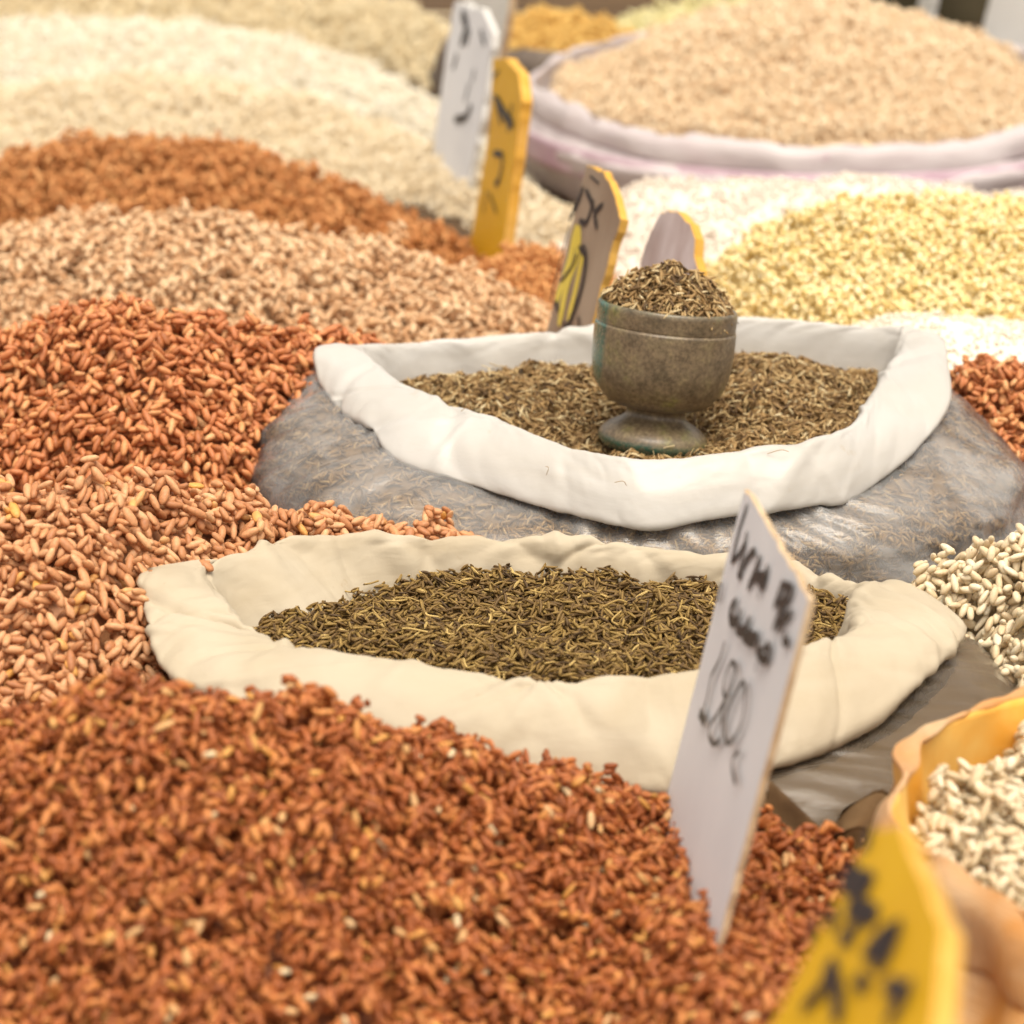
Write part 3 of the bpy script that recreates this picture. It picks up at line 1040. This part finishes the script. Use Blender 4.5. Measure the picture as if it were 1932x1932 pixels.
# stray stalks lying on the white rim
for (u, v, Y, du, dv) in [(735, 672, 1.352, -8, 40), (860, 695, 1.365, 14, -20), (870, 776, 1.225, 14, -8), (1030, 880, 1.172, 1, 16), (1160, 910, 1.150, 22, 6), (920, 690, 1.372, 6, 14), (1448, 856, 1.172, 40, -4)]:
    a, b = P(u, v, Y - .002), P(u + du, v + dv, Y - .002)
    m_ = (a + b) / 2 + np.array([.001, -.001, .0015])
    exA.append(straw([a, m_, b], .00014, .6))
heap('caraway_seeds', 'brown caraway seeds filling the white-rimmed plastic bag', 'seeds', H_A,
     (-.075, .20, 1.155, 1.40), mm['caraway'], kind='seed', L=.0026, W=.00054, T=.00050, cover=3.4, res=.0004, seed=201,
     mask=maskA, bend=(.02, .22), flip=.08, jitter=.18, sink=.2, extra=exA)

# --- darker caraway in the cream sack
H_B = Bed(.186, -.02, [(.03, 1.03, .05, .004), (-.04, .99, .03, -.002)], 6, .0018)
ctrB = B_B.mean(0)
midB = cr_closed(B_B, 120)
maskB = in_poly(midB[:, 0], midB[:, 1])
exB = [inner_mass(GB_B[6:], .0016)]
for q in range(90):
    x, y = rng.uniform(-.08, .12), rng.uniform(.93, 1.10)
    if maskB(np.array(x), np.array(y)):
        z = float(H_B(np.array(x), np.array(y))) + .0035
        t, l = rng.uniform(0, 6.28), rng.uniform(.002, .005)
        e = np.array([math.cos(t), math.sin(t), rng.uniform(-.1, .3)]) * l
        c = np.array([x, y, z])
        exB.append(straw([c - e, c + rng.normal(0, .0012, 3), c + e], rng.uniform(.0002, .0005), rng.uniform(.94, 1)))
heap('dark_caraway_seeds', 'dark greenish-brown caraway seeds filling the cream sack', 'seeds', H_B,
     (-.10, .135, .90, 1.14), mm['cumin'], kind='seed', L=.0027, W=.00060, T=.00054, cover=3.2, res=.0004, seed=211,
     mask=maskB, bend=(.02, .20), flip=.06, jitter=.18, sink=.2, extra=exB)

# ================================================================== THE GLASS CUP
CUPC = np.array([.0635, 1.262, .1942])
m_cup, t, b = new_mat('dusty green glass')
pos = N(t, 'ShaderNodeTexCoord').outputs['Object']
nA = N(t, 'ShaderNodeTexNoise', Scale=60.0, Detail=6.0, Roughness=.7)
nB = N(t, 'ShaderNodeTexNoise', Scale=520.0, Detail=5.0, Roughness=.75)
nC = N(t, 'ShaderNodeTexNoise', Scale=1500.0, Detail=2.0)
for n_ in (nA, nB, nC):
    t.links.new(pos, n_.inputs['Vector'])
rA = ramp(t, [(.30, (.075, .055, .028)), (.47, (.165, .118, .068)), (.58, (.19, .145, .075)), (.70, (.20, .19, .050))])
t.links.new(nA.outputs['Fac'], rA.inputs['Fac'])
rB = ramp(t, [(.36, (.62, .57, .50)), (.50, (.95, .95, .95)), (.66, (1.50, 1.46, 1.40))])
t.links.new(nB.outputs['Fac'], rB.inputs['Fac'])
dust = mixc(t, rA.outputs['Color'], rB.outputs['Color'], 1.0, 'MULTIPLY')
# wiped, bare glass: the left flank of the bowl and the lip of the foot
sx = N(t, 'ShaderNodeSeparateXYZ')
t.links.new(pos, sx.inputs[0])
mr = N(t, 'ShaderNodeMapRange')
mr.inputs['From Min'].default_value = -.0268
mr.inputs['From Max'].default_value = -.0285
t.links.new(sx.outputs['X'], mr.inputs['Value'])
mz = N(t, 'ShaderNodeMapRange')
mz.inputs['From Min'].default_value = .0068
mz.inputs['From Max'].default_value = .0040
ad = N(t, 'ShaderNodeMath', operation='MULTIPLY_ADD')
t.links.new(nA.outputs['Fac'], ad.inputs[0])
ad.inputs[1].default_value = .006
ad.inputs[2].default_value = -.003
ad2 = N(t, 'ShaderNodeMath', operation='ADD')
t.links.new(sx.outputs['Z'], ad2.inputs[0])
t.links.new(ad.outputs[0], ad2.inputs[1])
t.links.new(ad2.outputs[0], mz.inputs['Value'])
mz2 = N(t, 'ShaderNodeMapRange')
mz2.inputs['From Min'].default_value = .0640
mz2.inputs['From Max'].default_value = .0780
t.links.new(ad2.outputs[0], mz2.inputs['Value'])
mxx = N(t, 'ShaderNodeMath', operation='MAXIMUM')
t.links.new(mr.outputs[0], mxx.inputs[0])
t.links.new(mz.outputs[0], mxx.inputs[1])
mxy = N(t, 'ShaderNodeMath', operation='MAXIMUM')
t.links.new(mxx.outputs[0], mxy.inputs[0])
t.links.new(mz2.outputs[0], mxy.inputs[1])
spk = ramp(t, [(.42, (1, 1, 1)), (.62, (.35, .35, .35))])
t.links.new(nB.outputs['Fac'], spk.inputs['Fac'])
bare = N(t, 'ShaderNodeMath', operation='MULTIPLY')
t.links.new(mxy.outputs[0], bare.inputs[0])
t.links.new(spk.outputs['Color'], bare.inputs[1])
glassc = ramp(t, [(.25, (.016, .060, .042)), (.75, (.045, .17, .125))])
t.links.new(nA.outputs['Fac'], glassc.inputs['Fac'])
t.links.new(mixc(t, dust, glassc.outputs['Color'], bare.outputs[0]), b.inputs['Base Color'])
rr = N(t, 'ShaderNodeMapRange')
rr.inputs['To Min'].default_value = .46
rr.inputs['To Max'].default_value = .07
t.links.new(bare.outputs[0], rr.inputs['Value'])
t.links.new(rr.outputs[0], b.inputs['Roughness'])
b.inputs['Coat Weight'].default_value = .3
b.inputs['Coat Roughness'].default_value = .22
bp = N(t, 'ShaderNodeBump', Strength=.22, Distance=.0008)
t.links.new(nB.outputs['Fac'], bp.inputs['Height'])
t.links.new(bp.outputs['Normal'], b.inputs['Normal'])

cup = empty('glass_cup', tuple(CUPC), 'dusty green-brown footed glass cup heaped with caraway, standing in the seeds', 'cup')
cup.rotation_euler = (R(-4.5), R(6.0), 0)


def lathe(name, prof, mat, parent, n=96, wob=.0):
    prof = cr_open(np.array(prof) * .001, len(prof) * 5)
    a = np.arange(n) / n * 2 * math.pi
    r = np.maximum(prof[:, 0], .00003)[:, None] * (1 + wob * (np.sin(a * 2 + 1) + .6 * np.sin(a * 5 + prof[:, 1:2] * 60)))
    V = np.stack([r * np.cos(a), r * np.sin(a), np.repeat(prof[:, 1:2], n, 1)], -1).reshape(-1, 3)
    o = raw_mesh(name, V, grid_faces(len(prof), n, True), None, mat)
    o.parent = parent
    return o


lathe('foot', [(0, .4), (12, .2), (19, 0), (22.6, 1.0), (24.6, 3.4), (24.9, 5.6), (23.6, 8.3), (20.3, 11.2), (16.6, 13.2), (14.1, 15.2), (13.3, 17.2), (13.7, 19.0), (15.0, 20.4)], m_cup, cup, wob=.004)
lathe('bowl', [(13.5, 19.9), (16.5, 20.2), (20.3, 21.0), (24.2, 23.4), (27.4, 27.0), (29.7, 31.2), (31.3, 37), (32.0, 44), (32.2, 51), (32.15, 55.6), (31.9, 56.6), (31.3, 57.2), (31.55, 58.0), (31.7, 61), (31.8, 64.3),
               (31.4, 66.0), (30.4, 66.7), (29.2, 66.3), (28.6, 64.6), (28.3, 58), (27.7, 46), (25.5, 35), (18, 28), (8, 26), (0, 25.8)], m_cup, cup, wob=.003)

top = np.array(cup.location) + np.array([math.sin(R(6)) * .064, math.sin(R(4.5)) * .064, math.cos(R(6)) * .064])
H_cup0 = Mound((top[0], top[1]), .0305, .0305, .0180, top[2] + .0022, c0=.8, bump=.0008, seed=8, wav=.02)
tilt = -math.tan(R(6))
H_cup = lambda x, y: H_cup0(x, y) + tilt * (x - top[0]) * .8
mask_cup = lambda x, y: ((x - top[0]) ** 2 + (y - top[1]) ** 2) < .0303 ** 2
heap('caraway_heap_in_cup', 'rounded heap of caraway seeds piled above the rim of the glass cup', 'seeds', H_cup,
     (top[0] - .034, top[0] + .034, top[1] - .034, top[1] + .034), mm['caraway'], kind='seed', L=.0028, W=.00056, T=.00052, cover=4.0, res=.0003,
     seed=221, mask=mask_cup, bend=(.02, .24), flip=.2, jitter=.18, sink=.3, base_dz=.0012)
rngc = np.random.default_rng(3)


# ================================================================== BAGS WITH BROAD MOUTHS (background and lower right)
def round_sack(name, label, c, rx, ry, z, cuff_h, mat, rim_w=.012, seed=0, wob=.02, zb=TABLE, flare=1.06, wamp=.002, inner_drop=.03, dz=None, lining=None, nseg=160):
    root = empty(name, (c[0], c[1], TABLE), label, 'sack')
    k = 26
    a = ring(c[0], c[1], rx, ry, z, k, wob, seed)
    if dz is not None:
        a[:, 2] += dz(a)
    ctr = np.array([c[0], c[1], 0])
    rad = a - ctr
    rad[:, 2] = 0
    rad /= np.linalg.norm(rad, axis=1)[:, None]
    up = np.array([0, 0, 1.])
    w1, w2 = Waves(.06, seed=seed), Waves(.022, seed=seed + 4)
    wr = lambda G: w1(G) * wamp + w2(G * np.array([1, 1, .5])) * wamp * .5
    I = a - rad * .004 - up * inner_drop
    C = a + rad * rim_w - up * cuff_h
    if lining is not None:
        o, _ = loft('lining', [I, I * .5 + a * .5 - rad * .001, a - rad * .0006], nseg, 14, lining, root, wr)
        thick(o, .0008)
        rows = [a - rad * .0004 - up * .0005]
    else:
        rows = [I, a - up * .4 * inner_drop]
    rows += [a, a + rad * rim_w * .8 - up * cuff_h * .3, C, C - rad * .004 - up * .004]
    o, _ = loft('rolled_rim' if lining is None else 'sack_rim', rows, nseg, 26, mat, root, wr)
    thick(o, .001)
    T1 = C - rad * .002 - up * .001
    bz = T1.copy(); bz[:, :2] = (ctr + (T1 - ctr) * flare)[:, :2]; bz[:, 2] = (z + zb) / 2
    bb = T1.copy(); bb[:, :2] = (ctr + (T1 - ctr) * (flare - .06))[:, :2]; bb[:, 2] = zb + .002
    loft('sack_body', [T1, T1 * .5 + bz * .5, bz, bb], nseg, 20, mat, root, wr, closed_bottom=True)
    return root


# orange woven sack, lower right
m_or = plain_mat('orange woven plastic', (.74, .33, .075), (.80, .58, .34), 26, .5, .35, .2, det=6)
t = m_or.node_tree
b = t.nodes['Principled BSDF']
wv = N(t, 'ShaderNodeTexWave', Scale=300.0, Distortion=.05)
wv.bands_direction = 'Z'
t.links.new(coords(t), wv.inputs['Vector'])
wv2 = N(t, 'ShaderNodeTexWave', Scale=300.0, Distortion=.05)
wv2.bands_direction = 'DIAGONAL'
t.links.new(coords(t, (1, 1, 0)), wv2.inputs['Vector'])
wmul = N(t, 'ShaderNodeMath', operation='MULTIPLY')
t.links.new(wv.outputs['Fac'], wmul.inputs[0])
t.links.new(wv2.outputs['Fac'], wmul.inputs[1])
wr_ = ramp(t, [(0, (.94, .92, .90)), (.5, (1.01, 1.01, 1.01))])
t.links.new(wmul.outputs[0], wr_.inputs['Fac'])
oc = b.inputs['Base Color'].links[0].from_socket
t.links.new(mixc(t, oc, wr_.outputs['Color'], 1.0, 'MULTIPLY'), b.inputs['Base Color'])
bp = N(t, 'ShaderNodeBump', Strength=.25, Distance=.0008)
t.links.new(wmul.outputs[0], bp.inputs['Height'])
t.links.new(bp.outputs['Normal'], b.inputs['Normal'])
trn = N(t, 'ShaderNodeBsdfTranslucent', Color=(.80, .42, .12, 1))
mx = N(t, 'ShaderNodeMixShader')
mx.inputs[0].default_value = .30
t.links.new(b.outputs[0], mx.inputs[1])
t.links.new(trn.outputs[0], mx.inputs[2])
t.links.new(mx.outputs[0], t.nodes['Material Output'].inputs['Surface'])
m_orl = plain_mat('orange lining', (.86, .40, .045), (.88, .55, .15), 30, .5, .3, .2, det=5)
WC = (.232, .800)
round_sack('orange_woven_sack', 'orange woven sack of white rice in the lower right corner', WC, .118, .118, .211, .022, m_or, .006, 301, .018, flare=1.10, wamp=.0026, inner_drop=.035, lining=m_orl)
H_w = Mound(WC, .114, .114, .020, .194, bump=.002, seed=303)
heap('sack_rice', 'off-white rice filling the orange woven sack', 'rice heap', H_w, (WC[0] - .115, WC[0] + .115, WC[1] - .115, WC[1] + .115), mm['white'],
     L=.0034, W=.0015, T=.0013, res=.0007, seed=305, mask=lambda x, y: ((x - WC[0]) ** 2 + (y - WC[1]) ** 2) < .1125 ** 2, flip=.1)

# crumpled brown paper sack standing in the gap
m_kraft = plain_mat('brown paper', (.075, .040, .016), (.17, .10, .045), 45, .8, .2, .4)  # paper colour darkened to carry the shadow of the gap
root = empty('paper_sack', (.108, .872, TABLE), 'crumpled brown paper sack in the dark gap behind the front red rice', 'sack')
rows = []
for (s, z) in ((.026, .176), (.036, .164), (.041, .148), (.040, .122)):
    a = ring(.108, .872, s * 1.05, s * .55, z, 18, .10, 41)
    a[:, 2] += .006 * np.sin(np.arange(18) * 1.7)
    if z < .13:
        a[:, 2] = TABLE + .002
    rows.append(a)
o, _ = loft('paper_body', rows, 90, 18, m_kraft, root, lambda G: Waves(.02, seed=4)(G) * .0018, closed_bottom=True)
rows2 = [rows[0], rows[0] * np.array([1, 1, 1]) - np.array([0, 0, .010])]
c0 = rows[0].mean(0)
o2, _ = loft('paper_fold', [rows[0] - np.array([0, 0, .0004]), c0 + (rows[0] - c0) * .55 - np.array([0, 0, .004]), c0 + (rows[0] - c0) * .1 - np.array([0, 0, .008])], 90, 8, m_kraft, root, closed_bottom=True)

# yellow grits, white meal in front of them and pinkish meal behind
H_y = Ridge([(1190, 690, 1.60, 26), (1270, 610, 1.61, 26), (1330, 540, 1.62, 27), (1390, 470, 1.63, 27), (1460, 422, 1.63, 27), (1570, 385, 1.63, 27), (1700, 370, 1.63, 27), (1850, 376, 1.63, 27), (1932, 386, 1.63, 27), (2200, 410, 1.63, 27)],
            back=34, c=.03, bump=.003, seed=313)
heap('yellow_grits', 'bright yellow corn grits heap on the right behind the glass cup', 'grits', H_y, (.07, .45, 1.40, 1.72), mm['yellow'], kind='grit',
     L=.0017, W=.0015, T=.0012, res=.0007, seed=315, cover=2.2, flip=.05, sink=.6)
H_f = Ridge([(1480, 700, 1.46, 22), (1560, 645, 1.465, 22), (1640, 610, 1.47, 22), (1700, 600, 1.47, 22), (1780, 596, 1.47, 22), (1860, 601, 1.47, 22), (1932, 611, 1.47, 22), (2200, 650, 1.47, 22)],
            back=30, c=.03, bump=.002, seed=323)
heap('white_meal_heap', 'smooth white meal heap between the yellow grits and the dark red rice', 'meal heap', beside(H_f, IN_A, IN_A2), (.12, .33, 1.33, 1.52), mm['flour'], kind='grit',
     L=.0011, W=.0010, T=.0009, res=.0007, seed=325, cover=.25, sink=1.2, tone_base=1)
H_p = Ridge([(980, 520, 1.80, 24), (1060, 460, 1.82, 24), (1120, 410, 1.84, 24), (1170, 352, 1.84, 24), (1240, 337, 1.84, 24), (1380, 353, 1.84, 24), (1480, 344, 1.84, 24), (1560, 331, 1.84, 24), (1700, 334, 1.84, 24), (1800, 352, 1.84, 24), (1932, 378, 1.84, 24), (2200, 420, 1.84, 24)],
            back=30, c=.03, bump=.003, seed=333)
heap('pinkish_meal_heap', 'pinkish-white meal heap in a band between the yellow grits and the peach rice bag', 'meal heap', H_p, (-.01, .40, 1.66, 1.92), mm['pink'], kind='grit',
     L=.0013, W=.0012, T=.0010, res=.001, seed=335, cover=.3, sink=1.2, tone_base=1)

# peach rice in a plastic bag with a purple trim
KC = (.245, 2.36)
m_pbag = cloth_mat('milky bag', (.68, .61, .60), (.62, .53, .53), (.52, .36, .41), rough=.45, trans=.2, bump=.2)
round_sack('milky_rice_bag', 'milky plastic bag with a purple trim holding the big peach rice heap', KC, .222, .25, .200, .018, m_pbag, .011, 341, .015, dz=lambda a: (a[:, 1] - KC[1]) * .05)
m_trim = plain_mat('purple trim', (.50, .33, .40), (.66, .52, .57), 20, .6)
a = ring(KC[0], KC[1], .2415, .2695, .170, 40)
pr = bpy.data.objects['milky_rice_bag']
a2 = a.copy(); a2[:, 2] -= .022
o, _ = loft('trim_band', [a, a * .5 + a2 * .5 + 0, a2], 160, 6, m_trim, pr)
thick(o, .001)
H_k = Mound(KC, .214, .242, .074, .192, bump=.004, seed=343, c0=.42, wav=.08)
heap('peach_rice_heap', 'tall peach-coloured rice heap in the milky bag at the upper right', 'rice heap', H_k, (KC[0] - .215, KC[0] + .21, KC[1] - .24, KC[1] + .20), mm['peach'], kind='far',
     L=.0024, W=.0011, T=.0009, res=.0010, seed=345, mask=lambda x, y: (((x - KC[0]) / .212) ** 2 + ((y - KC[1]) / .24) ** 2) < 1, cover=1.9)

# farther: lemon grain, orange lentils, grey sack
LC = (.25, 2.98)
H_l = Mound(LC, .22, .24, .055, .132, bump=.004, seed=353, c0=.4)
heap('lemon_grain_heap', 'pale lemon-coloured grain heap behind the peach rice', 'grain heap', H_l, (LC[0] - .22, LC[0] + .22, LC[1] - .24, LC[1] + .2), mm['lemon'], kind='far',
     L=.0045, W=.0019, T=.0016, res=.002, seed=355, cover=1.7)
GC = (.035, 2.72)
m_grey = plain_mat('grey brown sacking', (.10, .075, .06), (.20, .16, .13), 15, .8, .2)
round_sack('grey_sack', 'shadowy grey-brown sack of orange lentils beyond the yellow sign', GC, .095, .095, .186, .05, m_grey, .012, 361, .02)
H_g = Mound(GC, .09, .09, .030, .182, bump=.003, seed=363)
heap('orange_lentils', 'orange-yellow lentils heaped in the shadowy grey-brown sack', 'lentils', H_g, (GC[0] - .09, GC[0] + .09, GC[1] - .09, GC[1] + .09), mm['corn'], kind='far',
     L=.0022, W=.0018, T=.0012, res=.0015, seed=365, cover=1.7, mask=lambda x, y: (((x - GC[0]) / .09) ** 2 + ((y - GC[1]) / .09) ** 2) < 1)
BC = (.30, 4.0)
H_bk = Mound(BC, .55, .35, .16, .15, bump=.004, seed=373, c0=.4)
heap('yellow_grain_heap', 'soft yellow grain heap farthest back along the top edge', 'grain heap', H_bk, (BC[0] - .55, BC[0] + .30, BC[1] - .35, BC[1] + .2), mm['lemon'], kind='far',
     L=.005, W=.0022, T=.0018, res=.003, seed=375, cover=1.5)
# orange powder between tan rice and the seed bag
OC = (.012, 1.70)
H_o = Mound(OC, .062, .075, .030, .165, bump=.002, seed=383)
heap('orange_powder_heap', 'small orange spice heap between the yellow sign and the brown sign', 'spice heap', H_o, (OC[0] - .06, OC[0] + .06, OC[1] - .07, OC[1] + .07), mm['chili'], kind='grit',
     L=.0014, W=.0012, T=.001, res=.001, seed=385, cover=1.8)

# ================================================================== PRICE SIGNS
m_whitecard = plain_mat('white painted card', (.72, .72, .735), (.80, .80, .81), 14, .55, .3, .05)
m_cardedge = plain_mat('cut card edge', (.50, .34, .20), (.66, .50, .32), 60, .8, .2, .3)
m_ink = plain_mat('black marker', (.016, .012, .014), (.035, .028, .03), 80, .5, .3, .05)
m_yel = plain_mat('yellow painted board', (.66, .36, .004), (.74, .43, .006), 12, .5, .35, .1)
m_yeledge = plain_mat('ochre edge', (.60, .32, .05), (.72, .42, .10), 60, .8, .2, .4)
m_brown = plain_mat('brown painted board', (.27, .19, .13), (.38, .29, .21), 25, .7, .25, .15, (1, 1, .4))
m_pinkb = plain_mat('faded mauve board', (.42, .32, .30), (.58, .49, .48), 30, .7, .25, .15, (2, 2, .4))
m_ypaint = plain_mat('yellow paint', (.68, .52, .06), (.74, .60, .10), 25, .5)
m_greyw = plain_mat('grey white card', (.58, .56, .52), (.70, .68, .64), 10, .6, .3)


def z1(p): return [(1313.2 + .1797 * x, 920.7 + .1797 * y) for x, y in p]
def z2(p): return [(1237.7 + .1797 * x, 1162.2 + .1797 * y) for x, y in p]


S1 = [(z1([(550, 190), (470, 430), (410, 680), (390, 775)]), .0022), (z1([(392, 770), (450, 720), (520, 600), (548, 480)]), .0022),
      (z1([(535, 600), (500, 760), (465, 900), (490, 935)]), .0024), (z1([(630, 660), (560, 740), (500, 860)]), .0028), (z1([(600, 665), (640, 700)]), .003),
      (z1([(690, 750), (640, 880), (575, 1040)]), .0034), (z1([(610, 960), (680, 930), (750, 930)]), .003), (z1([(770, 850), (755, 950), (725, 1050)]), .0036), (z1([(665, 960), (715, 1040)]), .0034), (z1([(700, 1040), (680, 1150)]), .0018),
      (z1([(935, 1015), (890, 1150), (860, 1235)]), .0036), (z1([(940, 1020), (1040, 1070), (990, 1190), (890, 1215)]), .0026), (z1([(985, 1090), (930, 1270), (850, 1470)]), .0032),
      (z1([(1035, 1320), (960, 1390), (890, 1480)]), .0030), (z1([(940, 1300), (900, 1400)]), .0030), (z1([(980, 1540), (960, 1610), (1010, 1640)]), .0028),
      (z1([(278, 1020), (258, 1175)]), .0030), (z1([(312, 1040), (290, 1165)]), .0030),
      (z1([(455, 1195), (400, 1290), (415, 1410), (470, 1400), (505, 1310)]), .0034), (z1([(475, 1480), (510, 1520), (560, 1480), (600, 1390)]), .0034),
      (z1([(590, 1400), (545, 1540), (600, 1610), (650, 1620), (690, 1550)]), .0034), (z1([(590, 1510), (660, 1550)]), .003),
      (z1([(700, 1620), (695, 1720), (750, 1810), (800, 1800), (815, 1720), (790, 1650)]), .0030), (z1([(700, 1715), (780, 1690)]), .0028), (z1([(705, 1780), (675, 1910)]), .0020),
      (z2([(768, 290), (720, 460), (625, 645)]), .0019), (z2([(625, 655), (590, 850), (545, 1010)]), .0019), (z2([(520, 1040), (555, 1110)]), .0060),
      (z2([(855, 480), (790, 620), (762, 780), (785, 900), (745, 1030), (752, 1150), (730, 1300), (665, 1365)]), .0019),
      (z2([(860, 485), (895, 560), (885, 670), (820, 820), (700, 1040), (630, 1150), (615, 1270), (660, 1360)]), .0019),
      (z2([(975, 690), (870, 860), (795, 1080), (780, 1250), (810, 1355)]), .0019), (z2([(980, 700), (1000, 850), (965, 1110), (890, 1280), (820, 1355)]), .0019),
      (z2([(935, 1430), (875, 1500), (865, 1620), (900, 1770)]), .0019)]
price_sign('price_sign', 'white price sign reading 180 stuck in the front red rice', [(1405, 925, .878), (1527, 1130, .758), (1352, 1790, .758)],
           [(1404, 924), (1412, 930), (1466, 1020), (1527, 1130), (1352, 1790), (1330, 1880), (1220, 1650), (1253, 1520)], .0022, m_whitecard, m_cardedge, S1, m_ink, .0004, 1, wscale=1.05)


def z4(p): return [(1418.8 + .2656 * x, 1509.4 + .2656 * y) for x, y in p]


S2 = [(z4([(850, 240), (830, 320)]), .0045), (z4([(690, 530), (740, 590), (840, 610)]), .0055), (z4([(700, 560), (830, 640)]), .004), (z4([(590, 820), (600, 880)]), .005), (z4([(475, 880), (440, 980)]), .0055),
      (z4([(720, 760), (800, 790), (890, 840)]), .0042), (z4([(790, 800), (740, 920), (690, 1000)]), .0042), (z4([(670, 960), (720, 1010)]), .004),
      (z4([(1030, 940), (990, 1060), (940, 1150)]), .0062), (z4([(860, 1070), (930, 1000), (1010, 960)]), .0050), (z4([(850, 1080), (950, 1110)]), .0050),
      (z4([(780, 1290), (830, 1330)]), .0048), (z4([(1010, 1330), (1110, 1390)]), .0060), (z4([(1140, 1330), (1100, 1420), (1010, 1560)]), .0036),
      (z4([(500, 1370), (430, 1450)]), .0055), (z4([(580, 1180), (540, 1330), (480, 1420)]), .0032), (z4([(590, 1180), (630, 1330), (650, 1560)]), .0034), (z4([(620, 1350), (650, 1400)]), .0055)]
price_sign('price_sign', 'blurred bright yellow sign with black handwriting at the bottom right corner', [(1655, 1560, .55), (1778, 1745, .485), (1450, 1940, .535)],
           [(1648, 1556), (1690, 1556), (1735, 1640), (1776, 1742), (1764, 1932), (1750, 2160), (1370, 2110), (1452, 1936)], .005, m_yel, m_yeledge, S2, m_ink, .0005, 2, wscale=1.15)


def z3(p): return [(784.9 + .336 * x, .336 * y) for x, y in p]


S3y = [(z3([(900, 1290), (860, 1480), (790, 1690)]), .008), (z3([(915, 1300), (905, 1440), (850, 1600), (810, 1800)]), .008), (z3([(940, 1420), (900, 1620), (860, 1780)]), .006)]
S3 = [(z3([(940, 1060), (915, 1130), (870, 1230)]), .005), (z3([(960, 1070), (990, 1150), (960, 1250), (925, 1240)]), .0042), (z3([(1050, 1150), (1010, 1200), (1020, 1280)]), .0042), (z3([(1000, 1130), (1005, 1190)]), .004), (z3([(985, 990), (1030, 1030)]), .003),
      (z3([(870, 1270), (830, 1420), (790, 1570), (765, 1690)]), .0028), (z3([(910, 1430), (880, 1500), (820, 1580)]), .0028), (z3([(945, 1385), (960, 1460), (935, 1620), (880, 1780), (850, 1850)]), .0048), (z3([(925, 1390), (950, 1430)]), .0055),
      (z3([(790, 1700), (805, 1740)]), .006), (z3([(840, 1820), (860, 1860)]), .006), (z3([(920, 1790), (925, 1830)]), .005)]
price_sign('price_sign', 'brown sign with a yellow-filled number, standing just left of the glass cup', [(1108, 308, 1.52), (1163, 395, 1.46), (1036, 602, 1.52)],
           [(1107, 305), (1125, 318), (1150, 340), (1161, 370), (1166, 398), (1172, 415), (1158, 455), (1108, 650), (1095, 690), (1015, 690), (1036, 602)], .0045, m_brown, m_yeledge, S3, m_ink, .0006, 3,
           extra=[('number_fill', S3y, m_ypaint, .0003)])
S4 = [(z3([(455, 560), (500, 640), (545, 700)]), .010), (z3([(540, 600), (520, 720)]), .009), (z3([(445, 540), (480, 690)]), .007), (z3([(440, 860), (490, 880), (470, 1010), (450, 1030)]), .006), (z3([(400, 1080), (385, 1180)]), .006), (z3([(420, 1090), (455, 1190)]), .005), (z3([(440, 430), (470, 400)]), .005)]
price_sign('price_sign', 'tall narrow yellow sign standing between the cream rice and the brown sign', [(932, 111, 1.96), (975, 135, 1.88), (889, 447, 1.96)],
           [(930, 110), (955, 112), (978, 135), (984, 190), (948, 470), (930, 530), (925, 580), (870, 580), (889, 447), (925, 235)], .0075, m_yel, m_yeledge, S4, m_ink, .0005, 4)
S5 = [(z3([(265, 80), (285, 150), (260, 240)]), .012), (z3([(300, 180), (290, 240)]), .009), (z3([(370, 180), (385, 240)]), .010), (z3([(230, 320), (215, 370)]), .010), (z3([(330, 400), (320, 450)]), .006), (z3([(300, 480), (280, 560)]), .006), (z3([(310, 600), (280, 660), (225, 670)]), .008)]
price_sign('price_sign', 'tall white sign with faint dark writing standing in front of the cream rice', [(862, 5, 2.30), (930, 60, 2.20), (818, 268, 2.30)],
           [(858, 2), (880, 8), (912, 18), (932, 62), (905, 240), (868, 420), (850, 470), (800, 470), (818, 268), (848, 60)], .005, m_whitecard, m_greyw, S5, m_ink, .001, 5)
price_sign('price_sign', 'grey-white sign without clear writing partly hidden behind the tall white sign', [(905, -40, 2.42), (965, -30, 2.36), (890, 300, 2.42)],
           [(880, -60), (972, -60), (958, 30), (920, 230), (890, 400), (850, 400)], .006, m_greyw, m_cardedge, (), None, .001, 6)
price_sign('price_sign', 'small mauve sign with an orange edge directly behind the glass cup', [(1226, 440, 1.47), (1310, 420, 1.44), (1206, 500, 1.47)],
           [(1226, 440), (1240, 410), (1252, 399), (1268, 396), (1290, 405), (1306, 420), (1312, 450), (1318, 510), (1322, 620), (1195, 620), (1206, 500)], .006, m_pinkb, m_yeledge, (), None, .0008, 7)
price_sign('price_sign', 'blank off-white sign leaning at the top right corner behind the peach rice', [(1872, 0, 2.62), (1960, 10, 2.56), (1845, 98, 2.62)],
           [(1880, -60), (1980, -60), (1975, 260), (1820, 260), (1846, 98)], .006, m_greyw, m_greyw, (), None, .001, 8)
price_sign('price_sign', 'narrow pale sign showing its tip above the peach rice crest', [(1738, -40, 2.80), (1766, -40, 2.78), (1726, 60, 2.80)],
           [(1740, -60), (1772, -60), (1745, 120), (1705, 120)], .006, m_greyw, m_greyw, (), None, .001, 9)

# dark crate shape standing in for an unidentified dark area far right
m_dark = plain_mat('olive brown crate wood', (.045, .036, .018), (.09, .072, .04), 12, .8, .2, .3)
ck = empty('crate_stand_in', (.45, 3.0, TABLE), 'dark olive-brown crate shape standing in for an unidentified dark area at the top right', 'crate')
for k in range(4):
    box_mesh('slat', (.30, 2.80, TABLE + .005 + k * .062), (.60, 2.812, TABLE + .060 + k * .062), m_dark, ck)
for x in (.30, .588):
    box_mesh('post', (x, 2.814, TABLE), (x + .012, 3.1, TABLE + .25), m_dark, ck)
